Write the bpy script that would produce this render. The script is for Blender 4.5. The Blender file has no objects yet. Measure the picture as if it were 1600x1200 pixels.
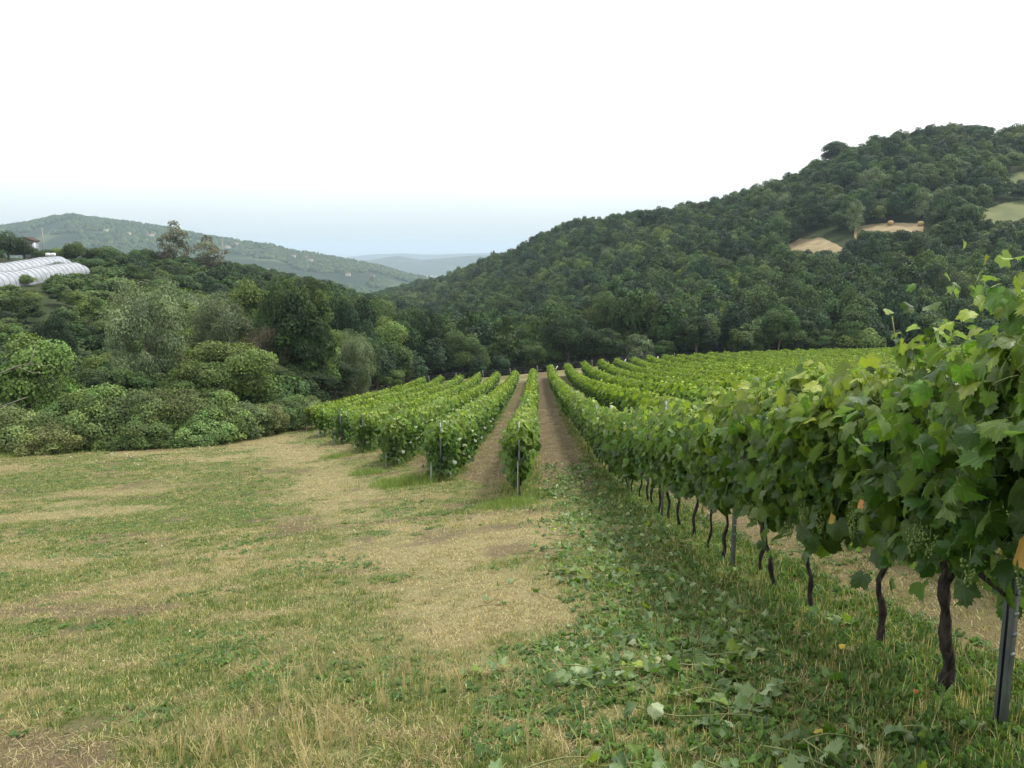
import bpy, math, random
import numpy as np
from math import radians, sin, cos, pi
from mathutils import Vector, Matrix

random.seed(7)
RNG = np.random.default_rng(7)
scene = bpy.context.scene
COL = scene.collection

# ------------------------------------------------------------------ camera, sky, sun, exposure
PITCH = radians(9.06)
cd = bpy.data.cameras.new('camera'); cam = bpy.data.objects.new('camera', cd); COL.objects.link(cam)
cam.location = (0, 0, 0); cam.rotation_euler = (radians(90) - PITCH, 0, 0)
cd.sensor_width = 36; cd.lens = 1330 / 1600 * 36; cd.clip_start = 0.05; cd.clip_end = 120000
scene.camera = cam

SUN_EL, SUN_AZ = radians(57), radians(62)      # azimuth measured from +Y (view direction) towards +X (right)
world = bpy.data.worlds.new('World'); scene.world = world; world.use_nodes = True
wn = world.node_tree; wn.nodes.clear()
def N(nt, t, **kw):
    n = nt.nodes.new(t)
    for k, v in kw.items(): setattr(n, k, v)
    return n
wo = N(wn, 'ShaderNodeOutputWorld'); bg = N(wn, 'ShaderNodeBackground')
sky = N(wn, 'ShaderNodeTexSky', sky_type='NISHITA'); sky.sun_disc = False
sky.sun_elevation = SUN_EL; sky.sun_rotation = SUN_AZ; sky.altitude = 300; sky.dust_density = 2.5
bg.inputs['Strength'].default_value = 0.053
tc = N(wn, 'ShaderNodeTexCoord'); mp = N(wn, 'ShaderNodeMapping'); mp.inputs['Scale'].default_value = (1, 1, 3.2)
ns = N(wn, 'ShaderNodeTexNoise'); ns.inputs['Scale'].default_value = 1.7; ns.inputs['Detail'].default_value = 5; ns.inputs['Roughness'].default_value = .5
sx = N(wn, 'ShaderNodeSeparateXYZ')
r1 = N(wn, 'ShaderNodeMapRange'); r1.inputs['From Min'].default_value = -.02; r1.inputs['From Max'].default_value = .22
r1.inputs['To Min'].default_value = .80; r1.inputs['To Max'].default_value = .97; r1.interpolation_type = 'SMOOTHSTEP'
r2 = N(wn, 'ShaderNodeMapRange'); r2.inputs['From Min'].default_value = .3; r2.inputs['From Max'].default_value = .7
r2.inputs['To Min'].default_value = -.10; r2.inputs['To Max'].default_value = .08
ad = N(wn, 'ShaderNodeMath', operation='ADD', use_clamp=True)
mx = N(wn, 'ShaderNodeMix', data_type='RGBA'); mx.inputs[7].default_value = (10.2, 10.35, 10.4, 1)   # bright thin cloud layer
L = wn.links.new
hr = N(wn, 'ShaderNodeMapRange'); hr.inputs['From Min'].default_value = 0.0; hr.inputs['From Max'].default_value = .13; hr.interpolation_type = 'SMOOTHSTEP'
hc = N(wn, 'ShaderNodeMix', data_type='RGBA'); hc.inputs[6].default_value = (5.7, 6.6, 6.9, 1); hc.inputs[7].default_value = (10.2, 10.35, 10.4, 1)
L(sx.outputs[2], hr.inputs[0]); L(hr.outputs[0], hc.inputs[0]); L(hc.outputs[2], mx.inputs[7])
L(tc.outputs['Generated'], mp.inputs['Vector']); L(mp.outputs[0], ns.inputs['Vector']); L(tc.outputs['Generated'], sx.inputs[0])
L(sx.outputs[2], r1.inputs[0]); L(ns.outputs[0], r2.inputs[0]); L(r1.outputs[0], ad.inputs[0]); L(r2.outputs[0], ad.inputs[1])
L(ad.outputs[0], mx.inputs[0]); L(sky.outputs[0], mx.inputs[6]); L(mx.outputs[2], bg.inputs[0]); L(bg.outputs[0], wo.inputs[0])

sd = bpy.data.lights.new('sun', 'SUN'); sd.energy = 1.5; sd.angle = radians(10); sd.color = (1, .96, .88)
sun = bpy.data.objects.new('sun', sd); COL.objects.link(sun)
sdir = Vector((sin(SUN_AZ) * cos(SUN_EL), cos(SUN_AZ) * cos(SUN_EL), sin(SUN_EL)))
sun.rotation_euler = sdir.to_track_quat('Z', 'Y').to_euler()
sun.location = (0, 0, 60)

vs = scene.view_settings
vs.view_transform = 'Standard'; vs.look = 'None'; vs.gamma = 1; vs.use_curve_mapping = False; vs.exposure = 1.46
scene.render.engine = 'CYCLES'
cy = scene.cycles
cy.max_bounces = 5; cy.diffuse_bounces = 2; cy.glossy_bounces = 1; cy.transmission_bounces = 2; cy.transparent_max_bounces = 4
cy.volume_bounces = 0; cy.use_denoising = True; cy.use_fast_gi = False
cy.caustics_reflective = False; cy.caustics_refractive = False

# ------------------------------------------------------------------ helpers
def tag(o, label=None, cat=None, group=None, kind=None):
    if label: o['label'] = label
    if cat: o['category'] = cat
    if group: o['group'] = group
    if kind: o['kind'] = kind
    return o
def link(name, data, parent=None, loc=None, rot=None, scl=None):
    o = bpy.data.objects.new(name, data); COL.objects.link(o)
    if parent: o.parent = parent
    if loc is not None: o.location = loc
    if rot is not None: o.rotation_euler = rot
    if scl is not None: o.scale = scl
    return o
def mesh(name, V, F, mat=None, col=None, smooth=False, mats=None, midx=None):
    """V (n,3); F int array (m,k) or list of such arrays; col (n,3) point colours"""
    Fs = F if isinstance(F, list) else [F]
    Fs = [np.asarray(f, dtype=np.int32) for f in Fs if len(f)]
    V = np.asarray(V, dtype=np.float32)
    me = bpy.data.meshes.new(name)
    me.vertices.add(len(V)); me.vertices.foreach_set('co', V.ravel())
    li = np.concatenate([f.ravel() for f in Fs]); tot = np.concatenate([np.full(len(f), f.shape[1], np.int32) for f in Fs])
    st = np.concatenate([[0], np.cumsum(tot)[:-1]]).astype(np.int32)
    me.loops.add(len(li)); me.loops.foreach_set('vertex_index', li)
    me.polygons.add(len(tot)); me.polygons.foreach_set('loop_start', st)
    try: me.polygons.foreach_set('loop_total', tot)
    except Exception: pass
    if smooth: me.polygons.foreach_set('use_smooth', np.ones(len(tot), bool))
    for m in (mats or [mat]):
        if m: me.materials.append(m)
    if midx is not None: me.polygons.foreach_set('material_index', np.asarray(midx, np.int32))
    if col is not None:
        a = me.attributes.new('col', 'FLOAT_COLOR', 'POINT')
        c = np.ones((len(V), 4), np.float32); c[:, :3] = col
        a.data.foreach_set('color', c.ravel())
    me.update(calc_edges=True); me.validate()
    return me
class MB:
    def __init__(s): s.v = []; s.f = []; s.c = []; s.n = 0
    def add(s, V, F, c=None):
        V = np.asarray(V, float); s.v.append(V)
        for f in (F if isinstance(F, list) else [F]): s.f.append(np.asarray(f, int) + s.n)
        s.n += len(V)
        cc = np.ones((len(V), 3)) * (np.asarray(c, float) if c is not None else .5); s.c.append(cc)
        return s
    def mesh(s, name, mat, smooth=False): return mesh(name, np.concatenate(s.v), s.f, mat, np.concatenate(s.c), smooth)
def tube(P, R, k=6, cap=True):
    P = np.asarray(P, float); n = len(P); R = np.ones(n) * R if np.ndim(R) == 0 else np.asarray(R, float)
    T = np.gradient(P, axis=0); T /= np.linalg.norm(T, axis=1)[:, None] + 1e-9
    up = np.array([0, 0, 1.]) if abs(T[0][2]) < .9 else np.array([1., 0, 0])
    A = np.cross(T, up); A /= np.linalg.norm(A, axis=1)[:, None] + 1e-9; B = np.cross(T, A)
    t = np.linspace(0, 2 * pi, k, endpoint=False)
    V = P[:, None] + R[:, None, None] * (A[:, None] * np.cos(t)[None, :, None] + B[:, None] * np.sin(t)[None, :, None])
    V = V.reshape(-1, 3); F = []
    for i in range(n - 1):
        for j in range(k):
            F.append((i * k + j, i * k + (j + 1) % k, (i + 1) * k + (j + 1) % k, (i + 1) * k + j))
    Fs = [np.array(F)]
    if cap: Fs += [np.array([list(range(k))[::-1]]), np.array([[(n - 1) * k + j for j in range(k)]])]
    return V, Fs
def box(x0, x1, y0, y1, z0, z1):
    V = np.array([(x, y, z) for x in (x0, x1) for y in (y0, y1) for z in (z0, z1)], float)
    F = np.array([(0, 1, 3, 2), (4, 6, 7, 5), (0, 4, 5, 1), (2, 3, 7, 6), (0, 2, 6, 4), (1, 5, 7, 3)])
    return V, F
def norm(a): return a / (np.linalg.norm(a, axis=-1, keepdims=True) + 1e-9)
def frames(nrm, tip):
    n = norm(nrm); t = norm(tip - n * np.sum(tip * n, -1, keepdims=True)); b = np.cross(t, n)
    return np.stack([b, t, n], -1)           # columns: local x, y, z
def stamp(tv, tf, pos, R, sc, cols, jitter=None):
    """copies of one template; cols (N,3)"""
    n, k = len(pos), len(tv)
    V = np.einsum('nij,kj->nki', R * np.reshape(sc, (-1, 1, 1)), tv) + pos[:, None]
    F = (np.asarray(tf)[None] + (np.arange(n) * k)[:, None, None]).reshape(-1, np.asarray(tf).shape[1])
    return V.reshape(-1, 3), F, np.repeat(cols, k, 0)
def merge(parts):
    V, F, C, n = [], [], [], 0
    for v, f, c in parts: V.append(v); F.append(f + n); C.append(c); n += len(v)
    return np.concatenate(V), F, np.concatenate(C)
def rdir(rng, n): return norm(rng.normal(size=(n, 3)))

def hsh(ix, iy, s):
    h = (ix.astype(np.int64) * 374761393 + iy.astype(np.int64) * 668265263 + s * 974634777) & 0x7fffffff
    h = ((h ^ (h >> 13)) * 1274126177) & 0x7fffffff
    return ((h ^ (h >> 16)) & 0xffff) / 65535.
def vnoise(x, y, s=0):
    ix, iy = np.floor(x), np.floor(y); fx, fy = x - ix, y - iy
    fx = fx * fx * (3 - 2 * fx); fy = fy * fy * (3 - 2 * fy)
    a, b, c, d = hsh(ix, iy, s), hsh(ix + 1, iy, s), hsh(ix, iy + 1, s), hsh(ix + 1, iy + 1, s)
    return (a * (1 - fx) + b * fx) * (1 - fy) + (c * (1 - fx) + d * fx) * fy
def fbm(x, y, s=0, o=4):
    x, y = np.asarray(x, float), np.asarray(y, float)
    t, a, w = 0, .5, 0
    for i in range(o):
        t = t + a * vnoise(x * 2 ** i + 17.3 * i, y * 2 ** i - 9.1 * i, s + i); w += a; a *= .5
    return t / w
def sstep(a, b, x):
    t = np.clip((x - a) / (b - a), 0, 1); return t * t * (3 - 2 * t)

# ------------------------------------------------------------------ lie of the land
def slope(py):
    v = (600 - py) / 1330.; return (-sin(PITCH) + cos(PITCH) * v) / (cos(PITCH) + sin(PITCH) * v)
def px2a(px, py=480.):
    v = (600 - py) / 1330.; return (px - 800) / 1330. / (cos(PITCH) + sin(PITCH) * v)
PY = np.array([-60, 0, 3.45, 10, 17.7, 26.7, 36.7, 56, 80, 100, 122, 150, 400])
PZ = np.array([8., -1.35, -2.05, -3.6, -5.18, -6.75, -8.15, -10.9, -14.0, -16.3, -18.2, -20.5, -30])
_py = np.linspace(-60, 400, 2301); _pz = np.interp(_py, PY, PZ)
_k = np.hanning(25); _k /= _k.sum(); _pz2 = np.convolve(np.pad(_pz, 12, mode='edge'), _k, 'valid')
def xrow(i, y): return 2.04 + 2.4 * i + .0283 * y
def field(x, y):
    yy = np.clip(y, -60, 400); d = x - xrow(0, np.clip(yy, 0, 200))
    z = np.interp(yy, _py, _pz2) + .085 * 22 * np.tanh(d / 22)
    return z + .10 * (fbm(x * .25, y * .25, 3) - .5) + .05 * (fbm(x * 1.1, y * 1.1, 5, 3) - .5)
TAB = {
 -400: [(70, 640), (110, 470), (150, 410), (200, 400), (400, 430), (900, 500)],
 0:    [(50, 688), (75, 640), (110, 550), (145, 443), (185, 410), (230, 405), (400, 430), (900, 480)],
 130:  [(50, 688), (75, 640), (110, 560), (150, 455), (180, 416), (230, 408), (400, 430), (900, 480)],
 300:  [(55, 670), (80, 630), (120, 560), (170, 490), (220, 432), (300, 437), (900, 480)],
 420:  [(60, 650), (90, 620), (130, 560), (190, 490), (250, 445), (350, 450), (900, 490)],
 500:  [(80, 628), (105, 600), (140, 570), (200, 515), (270, 462), (400, 470), (900, 500)],
 570:  [(95, 617), (125, 600), (160, 585), (220, 560), (300, 500), (450, 485), (900, 470), (1200, 480)],
 640:  [(125, 603), (170, 590), (250, 565), (400, 525), (600, 490), (850, 452), (1100, 475)],
 770:  [(130, 598), (180, 585), (250, 555), (400, 480), (600, 415), (800, 450)],
 900:  [(135, 585), (180, 570), (250, 530), (350, 450), (500, 362), (700, 440)],
 1060: [(140, 567), (175, 562), (250, 500), (350, 410), (450, 343), (650, 440)],
 1160: [(145, 558), (175, 558), (250, 482), (350, 382), (450, 315), (650, 420)],
 1290: [(145, 552), (175, 552), (250, 462), (330, 350), (430, 254), (600, 400)],
 1400: [(145, 550), (175, 550), (250, 445), (330, 327), (430, 227), (600, 400)],
 1500: [(145, 550), (175, 550), (250, 440), (330, 320), (430, 214), (600, 400)],
 1700: [(145, 550), (175, 550), (250, 440), (330, 325), (430, 225), (600, 400)],
 2300: [(145, 550), (175, 550), (250, 450), (330, 340), (430, 245), (600, 400)]}
_lg = np.linspace(math.log(45), math.log(1300), 160)
_pxn = sorted(TAB)
def _zfar(r): return np.interp(r, [900, 1300, 2500, 5500, 8000, 60000], [-60, -100, -135, -188, -196, -200])
_zt = []
for p in _pxn:
    dd = np.array([a for a, b in TAB[p]]); zz = np.array([slope(b) * a for a, b in TAB[p]])
    z0 = np.interp(_lg, np.log(dd), zz); z0 = np.where(_lg < math.log(dd[0]), zz[0] / dd[0] * np.exp(_lg), z0)
    m = dd[-1]; w = sstep(m, 1300, np.exp(_lg)); z0 = np.where(_lg > math.log(m), zz[-1] * (1 - w) + -100 * w, z0)
    _zt.append(z0)
_zt = np.array(_zt)
_pxf = np.arange(-400, 2301, 25); _ztf = np.array([np.interp(_pxf, _pxn, _zt[:, j]) for j in range(len(_lg))]).T
_kk = np.hanning(9); _kk /= _kk.sum()
_ztf = np.array([np.convolve(np.pad(_ztf[:, j], 4, mode='edge'), _kk, 'valid') for j in range(len(_lg))]).T
YB = ([-400, 0, 300, 400, 450, 480, 500, 570, 640, 700, 900, 1060, 1200, 1400, 2300], [46, 44, 47, 52, 56, 65, 71, 87, 117, 125, 130, 136, 142, 146, 150])
def pxof(x, y): return np.clip(800 + 1317 * x / np.maximum(y, 1.), -400, 2300)
def H(x, y):
    x = np.asarray(x, float); y = np.asarray(y, float); shp = np.broadcast(x, y).shape
    x = np.broadcast_to(x, shp).ravel(); y = np.broadcast_to(y, shp).ravel()
    f = field(x, y); px = pxof(x, y); yy = np.clip(y, 45, 1300)
    u = (px + 400) / 25.; v = (np.log(yy) - _lg[0]) / (_lg[1] - _lg[0])
    i = np.clip(u.astype(int), 0, len(_pxf) - 2); j = np.clip(v.astype(int), 0, len(_lg) - 2); fu = u - i; fv = np.clip(v - j, 0, 1)
    t = (_ztf[i, j] * (1 - fu) + _ztf[i + 1, j] * fu) * (1 - fv) + (_ztf[i, j + 1] * (1 - fu) + _ztf[i + 1, j + 1] * fu) * fv
    r = np.hypot(x, y)
    t = np.where(y > 1300, _zfar(r) , t)
    t = t + (fbm(x / 30, y / 30, 11) - .5) * np.clip((yy - 60) / 60, 0, 1) * 2.5
    yb = np.interp(px, *YB); w = sstep(yb, yb + 22, y)
    z = f * (1 - w) + t * w
    wr = sstep(700, 1500, r); z = z * (1 - wr) + _zfar(r) * wr
    return z.reshape(shp)
def h1(x, y): return float(H(np.array([x]), np.array([y]))[0])
def at(px, depth): return px2a(px) * depth
def ztop(py, depth): return slope(py) * depth
ROW_END = lambda i: 118 + .85 * i if i >= 0 else 113 + .5 * i
ROW_START = lambda i: 17.7 + 6.15 * (-i - 1) if i < 0 else (1.5 if i == 0 else max(2.0, (2.04 + 2.4 * i) / .80))
ROWS = list(range(-7, 28))

# ------------------------------------------------------------------ materials
def mat(name):
    m = bpy.data.materials.new(name); m.use_nodes = True; m.node_tree.nodes.clear(); return m, m.node_tree
def leaf_mat(name, rough=.55, trans=.3, vary=.22, back=None, spec=.25, hue=.02, veins=False):
    m, nt = mat(name); l = nt.links.new
    out = N(nt, 'ShaderNodeOutputMaterial'); at_ = N(nt, 'ShaderNodeAttribute', attribute_name='col')
    oi = N(nt, 'ShaderNodeObjectInfo'); mr = N(nt, 'ShaderNodeMapRange')
    mr.inputs['To Min'].default_value = 1 - vary; mr.inputs['To Max'].default_value = 1 + vary
    hs = N(nt, 'ShaderNodeHueSaturation'); l(at_.outputs[0], hs.inputs['Color']); l(oi.outputs['Random'], mr.inputs[0]); l(mr.outputs[0], hs.inputs['Value'])
    m2 = N(nt, 'ShaderNodeMath', operation='MULTIPLY'); m2.inputs[1].default_value = 7.31
    m3 = N(nt, 'ShaderNodeMath', operation='FRACT'); m4 = N(nt, 'ShaderNodeMapRange')
    m4.inputs['To Min'].default_value = .5 - hue; m4.inputs['To Max'].default_value = .5 + hue
    l(oi.outputs['Random'], m2.inputs[0]); l(m2.outputs[0], m3.inputs[0]); l(m3.outputs[0], m4.inputs[0]); l(m4.outputs[0], hs.inputs['Hue'])
    c = hs.outputs[0]
    if back:
        ge = N(nt, 'ShaderNodeNewGeometry'); mb = N(nt, 'ShaderNodeMix', data_type='RGBA'); mb.inputs[7].default_value = (*back, 1)
        mm = N(nt, 'ShaderNodeMath', operation='MULTIPLY'); mm.inputs[1].default_value = .75
        l(ge.outputs['Backfacing'], mm.inputs[0]); l(mm.outputs[0], mb.inputs[0]); l(c, mb.inputs[6]); c = mb.outputs[2]
    p = N(nt, 'ShaderNodeBsdfPrincipled'); p.inputs['Roughness'].default_value = rough; p.inputs['Specular IOR Level'].default_value = spec
    l(c, p.inputs['Base Color'])
    if veins:
        tcx = N(nt, 'ShaderNodeTexCoord'); nz = N(nt, 'ShaderNodeTexNoise'); nz.inputs['Scale'].default_value = veins; nz.inputs['Detail'].default_value = 3
        bp = N(nt, 'ShaderNodeBump'); bp.inputs['Strength'].default_value = .35; bp.inputs['Distance'].default_value = .01
        l(tcx.outputs['Object'], nz.inputs['Vector']); l(nz.outputs[0], bp.inputs['Height']); l(bp.outputs[0], p.inputs['Normal'])
    tr = N(nt, 'ShaderNodeBsdfTranslucent'); ms = N(nt, 'ShaderNodeMixShader'); ms.inputs[0].default_value = trans
    g = N(nt, 'ShaderNodeMix', data_type='RGBA', blend_type='MULTIPLY'); g.inputs[0].default_value = 1; g.inputs[7].default_value = (1.25, 1.35, .55, 1)
    l(c, g.inputs[6]); l(g.outputs[2], tr.inputs[0]); l(p.outputs[0], ms.inputs[1]); l(tr.outputs[0], ms.inputs[2]); l(ms.outputs[0], out.inputs[0])
    return m
def plain_mat(name, c1, c2, scale=8, rough=.8, metal=0, bump=.3, coord='Object', stretch=(1, 1, 1), spec=.3):
    m, nt = mat(name); l = nt.links.new
    out = N(nt, 'ShaderNodeOutputMaterial'); p = N(nt, 'ShaderNodeBsdfPrincipled'); p.inputs['Roughness'].default_value = rough
    p.inputs['Metallic'].default_value = metal; p.inputs['Specular IOR Level'].default_value = spec
    t = N(nt, 'ShaderNodeTexCoord'); mp_ = N(nt, 'ShaderNodeMapping'); mp_.inputs['Scale'].default_value = stretch
    nz = N(nt, 'ShaderNodeTexNoise'); nz.inputs['Scale'].default_value = scale; nz.inputs['Detail'].default_value = 6
    cr = N(nt, 'ShaderNodeValToRGB'); cr.color_ramp.elements[0].position = .35; cr.color_ramp.elements[1].position = .65
    cr.color_ramp.elements[0].color = (*c1, 1); cr.color_ramp.elements[1].color = (*c2, 1)
    l(t.outputs[coord], mp_.inputs[0]); l(mp_.outputs[0], nz.inputs['Vector']); l(nz.outputs[0], cr.inputs[0]); l(cr.outputs[0], p.inputs['Base Color'])
    if bump:
        b = N(nt, 'ShaderNodeBump'); b.inputs['Strength'].default_value = bump; b.inputs['Distance'].default_value = .02
        l(nz.outputs[0], b.inputs['Height']); l(b.outputs[0], p.inputs['Normal'])
    l(p.outputs[0], out.inputs[0]); return m
M = {}
M['vine'] = leaf_mat('vine_leaf', .38, .38, .26, back=(.18, .27, .12), spec=.4, hue=.018, veins=22)
M['vinefar'] = leaf_mat('vine_foliage', .55, .34, .14, spec=.25, hue=.012)
M['tree'] = leaf_mat('tree_foliage', .62, .18, .28, spec=.2, hue=.012)
M['grass'] = leaf_mat('grass_blade', .6, .3, .22, spec=.2, hue=.015)
M['bark'] = plain_mat('dark_vine_bark', (.010, .008, .007), (.055, .042, .034), 40, .9, bump=.9, stretch=(1, 1, .35))
M['treebark'] = plain_mat('grey_tree_bark', (.06, .05, .04), (.17, .15, .12), 6, .9, bump=.7, stretch=(1, 1, .3))
M['shoot'] = plain_mat('green_shoot', (.16, .20, .06), (.22, .22, .09), 15, .5, bump=.1)
M['steel'] = plain_mat('weathered_galvanised_steel', (.17, .19, .21), (.30, .32, .34), 14, .5, .55, .15, stretch=(1, 1, .3), spec=.4)
M['wire'] = plain_mat('steel_wire', (.2, .2, .2), (.3, .3, .3), 4, .4, .8, 0)
M['stake'] = plain_mat('pale_stake', (.22, .22, .20), (.36, .36, .33), 12, .7, bump=.2)
M['berry'] = plain_mat('unripe_grape', (.13, .20, .05), (.2, .27, .08), 20, .35, bump=0)
M['deadwood'] = plain_mat('bleached_dead_wood', (.18, .16, .13), (.32, .29, .24), 8, .9, bump=.5)
M['film'] = plain_mat('white_net_cover', (.25, .27, .30), (.36, .38, .41), 1.2, .6, bump=.1)
M['hoop'] = plain_mat('pale_hoop', (.24, .26, .28), (.30, .32, .34), 3, .6)
M['wall'] = plain_mat('plaster', (.5, .46, .38), (.62, .58, .5), 2, .9)
M['rooft'] = plain_mat('red_tile_roof', (.20, .12, .09), (.28, .18, .14), 3, .9)
M['roofb'] = plain_mat('rusty_roof', (.045, .028, .022), (.07, .042, .034), 3, .8)
M['white'] = plain_mat('white_wrap', (.7, .7, .68), (.8, .8, .78), 3, .6)
M['hay'] = plain_mat('cut_hay', (.20, .155, .085), (.29, .235, .13), .25, .95, bump=.3)
M['hayg'] = plain_mat('pale_pasture', (.09, .11, .04), (.15, .16, .065), .08, .95, bump=.3)
M['bale'] = plain_mat('round_bale_straw', (.38, .28, .13), (.5, .39, .2), 5, .95, bump=.6)
M['window'] = plain_mat('dark_window', (.03, .035, .04), (.05, .055, .06), 3, .3, bump=0)

def ground_mat():
    m, nt = mat('ground'); l = nt.links.new
    out = N(nt, 'ShaderNodeOutputMaterial'); p = N(nt, 'ShaderNodeBsdfPrincipled'); p.inputs['Roughness'].default_value = .95; p.inputs['Specular IOR Level'].default_value = .1
    g = N(nt, 'ShaderNodeNewGeometry'); a = N(nt, 'ShaderNodeAttribute', attribute_name='col'); se = N(nt, 'ShaderNodeSeparateColor'); l(a.outputs[0], se.inputs[0])
    def noise(s, d=5):
        n = N(nt, 'ShaderNodeTexNoise'); n.inputs['Scale'].default_value = s; n.inputs['Detail'].default_value = d; n.inputs['Roughness'].default_value = .6; l(g.outputs['Position'], n.inputs['Vector']); return n.outputs[0]
    def mr(v, a0, a1, b0=0., b1=1.):
        n = N(nt, 'ShaderNodeMapRange'); n.inputs[1].default_value = a0; n.inputs[2].default_value = a1; n.inputs[3].default_value = b0; n.inputs[4].default_value = b1; l(v, n.inputs[0]); return n.outputs[0]
    def mth(op, x, y):
        n = N(nt, 'ShaderNodeMath', operation=op, use_clamp=True)
        for k, q in enumerate((x, y)):
            if isinstance(q, float): n.inputs[k].default_value = q
            else: l(q, n.inputs[k])
        return n.outputs[0]
    def mix(f, c1, c2):
        n = N(nt, 'ShaderNodeMix', data_type='RGBA')
        if isinstance(f, float): n.inputs[0].default_value = f
        else: l(f, n.inputs[0])
        for k, q in ((6, c1), (7, c2)):
            if isinstance(q, tuple): n.inputs[k].default_value = (*q, 1)
            else: l(q, n.inputs[k])
        return n.outputs[2]
    n1, n2, n3 = noise(1.3), noise(9.), noise(55., 3)
    straw = mix(mr(n3, .3, .7), (.14, .115, .05), (.27, .23, .11))
    green = mix(mr(n3, .3, .7), (.05, .07, .02), (.11, .135, .04))
    soil = mix(mr(n2, .35, .65), (.062, .044, .029), (.115, .084, .054))
    gf = mth('ADD', se.outputs[1], mr(n1, .3, .7, -.25, .25)); gf = mth('ADD', gf, mr(n2, .3, .7, -.35, .35))
    c = mix(gf, straw, green)
    pale = mix(mr(n2, .3, .7), (.19, .165, .085), (.30, .265, .15))
    c = mix(mth('MULTIPLY', se.outputs[0], mr(n1, .25, .65, .6, 1.)), c, pale)
    sf = mth('MULTIPLY', se.outputs[2], mr(n2, .3, .6, .35, 1.)); c = mix(sf, c, soil)
    # far country: patchwork of small fields and woods
    vo = N(nt, 'ShaderNodeTexVoronoi'); vo.inputs['Scale'].default_value = .0035; l(g.outputs['Position'], vo.inputs['Vector'])
    vc = N(nt, 'ShaderNodeSeparateColor'); l(vo.outputs['Color'], vc.inputs[0])
    farc = mix(mr(vc.outputs[0], .3, .8), (.035, .06, .03), (.22, .20, .12)); farc = mix(mr(noise(.0012), .4, .6), farc, (.05, .08, .04))
    ln = N(nt, 'ShaderNodeVectorMath', operation='LENGTH'); l(g.outputs['Position'], ln.inputs[0])
    woods = mix(mr(noise(.15), .35, .65), (.022, .036, .014), (.05, .06, .025))
    far1 = N(nt, 'ShaderNodeMapRange'); far1.inputs[1].default_value = 1000; far1.inputs[2].default_value = 1800; l(ln.outputs['Value'], far1.inputs[0])
    ff = mix(far1.outputs[0], woods, farc)
    at2 = N(nt, 'ShaderNodeAttribute', attribute_name='wood'); c = mix(at2.outputs['Fac'], c, ff)
    l(c, p.inputs['Base Color'])
    b = N(nt, 'ShaderNodeBump'); b.inputs['Strength'].default_value = .6; b.inputs['Distance'].default_value = .03
    l(mth('ADD', n2, n3), b.inputs['Height']); l(b.outputs[0], p.inputs['Normal']); l(p.outputs[0], out.inputs[0])
    return m
M['ground'] = ground_mat()

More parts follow.
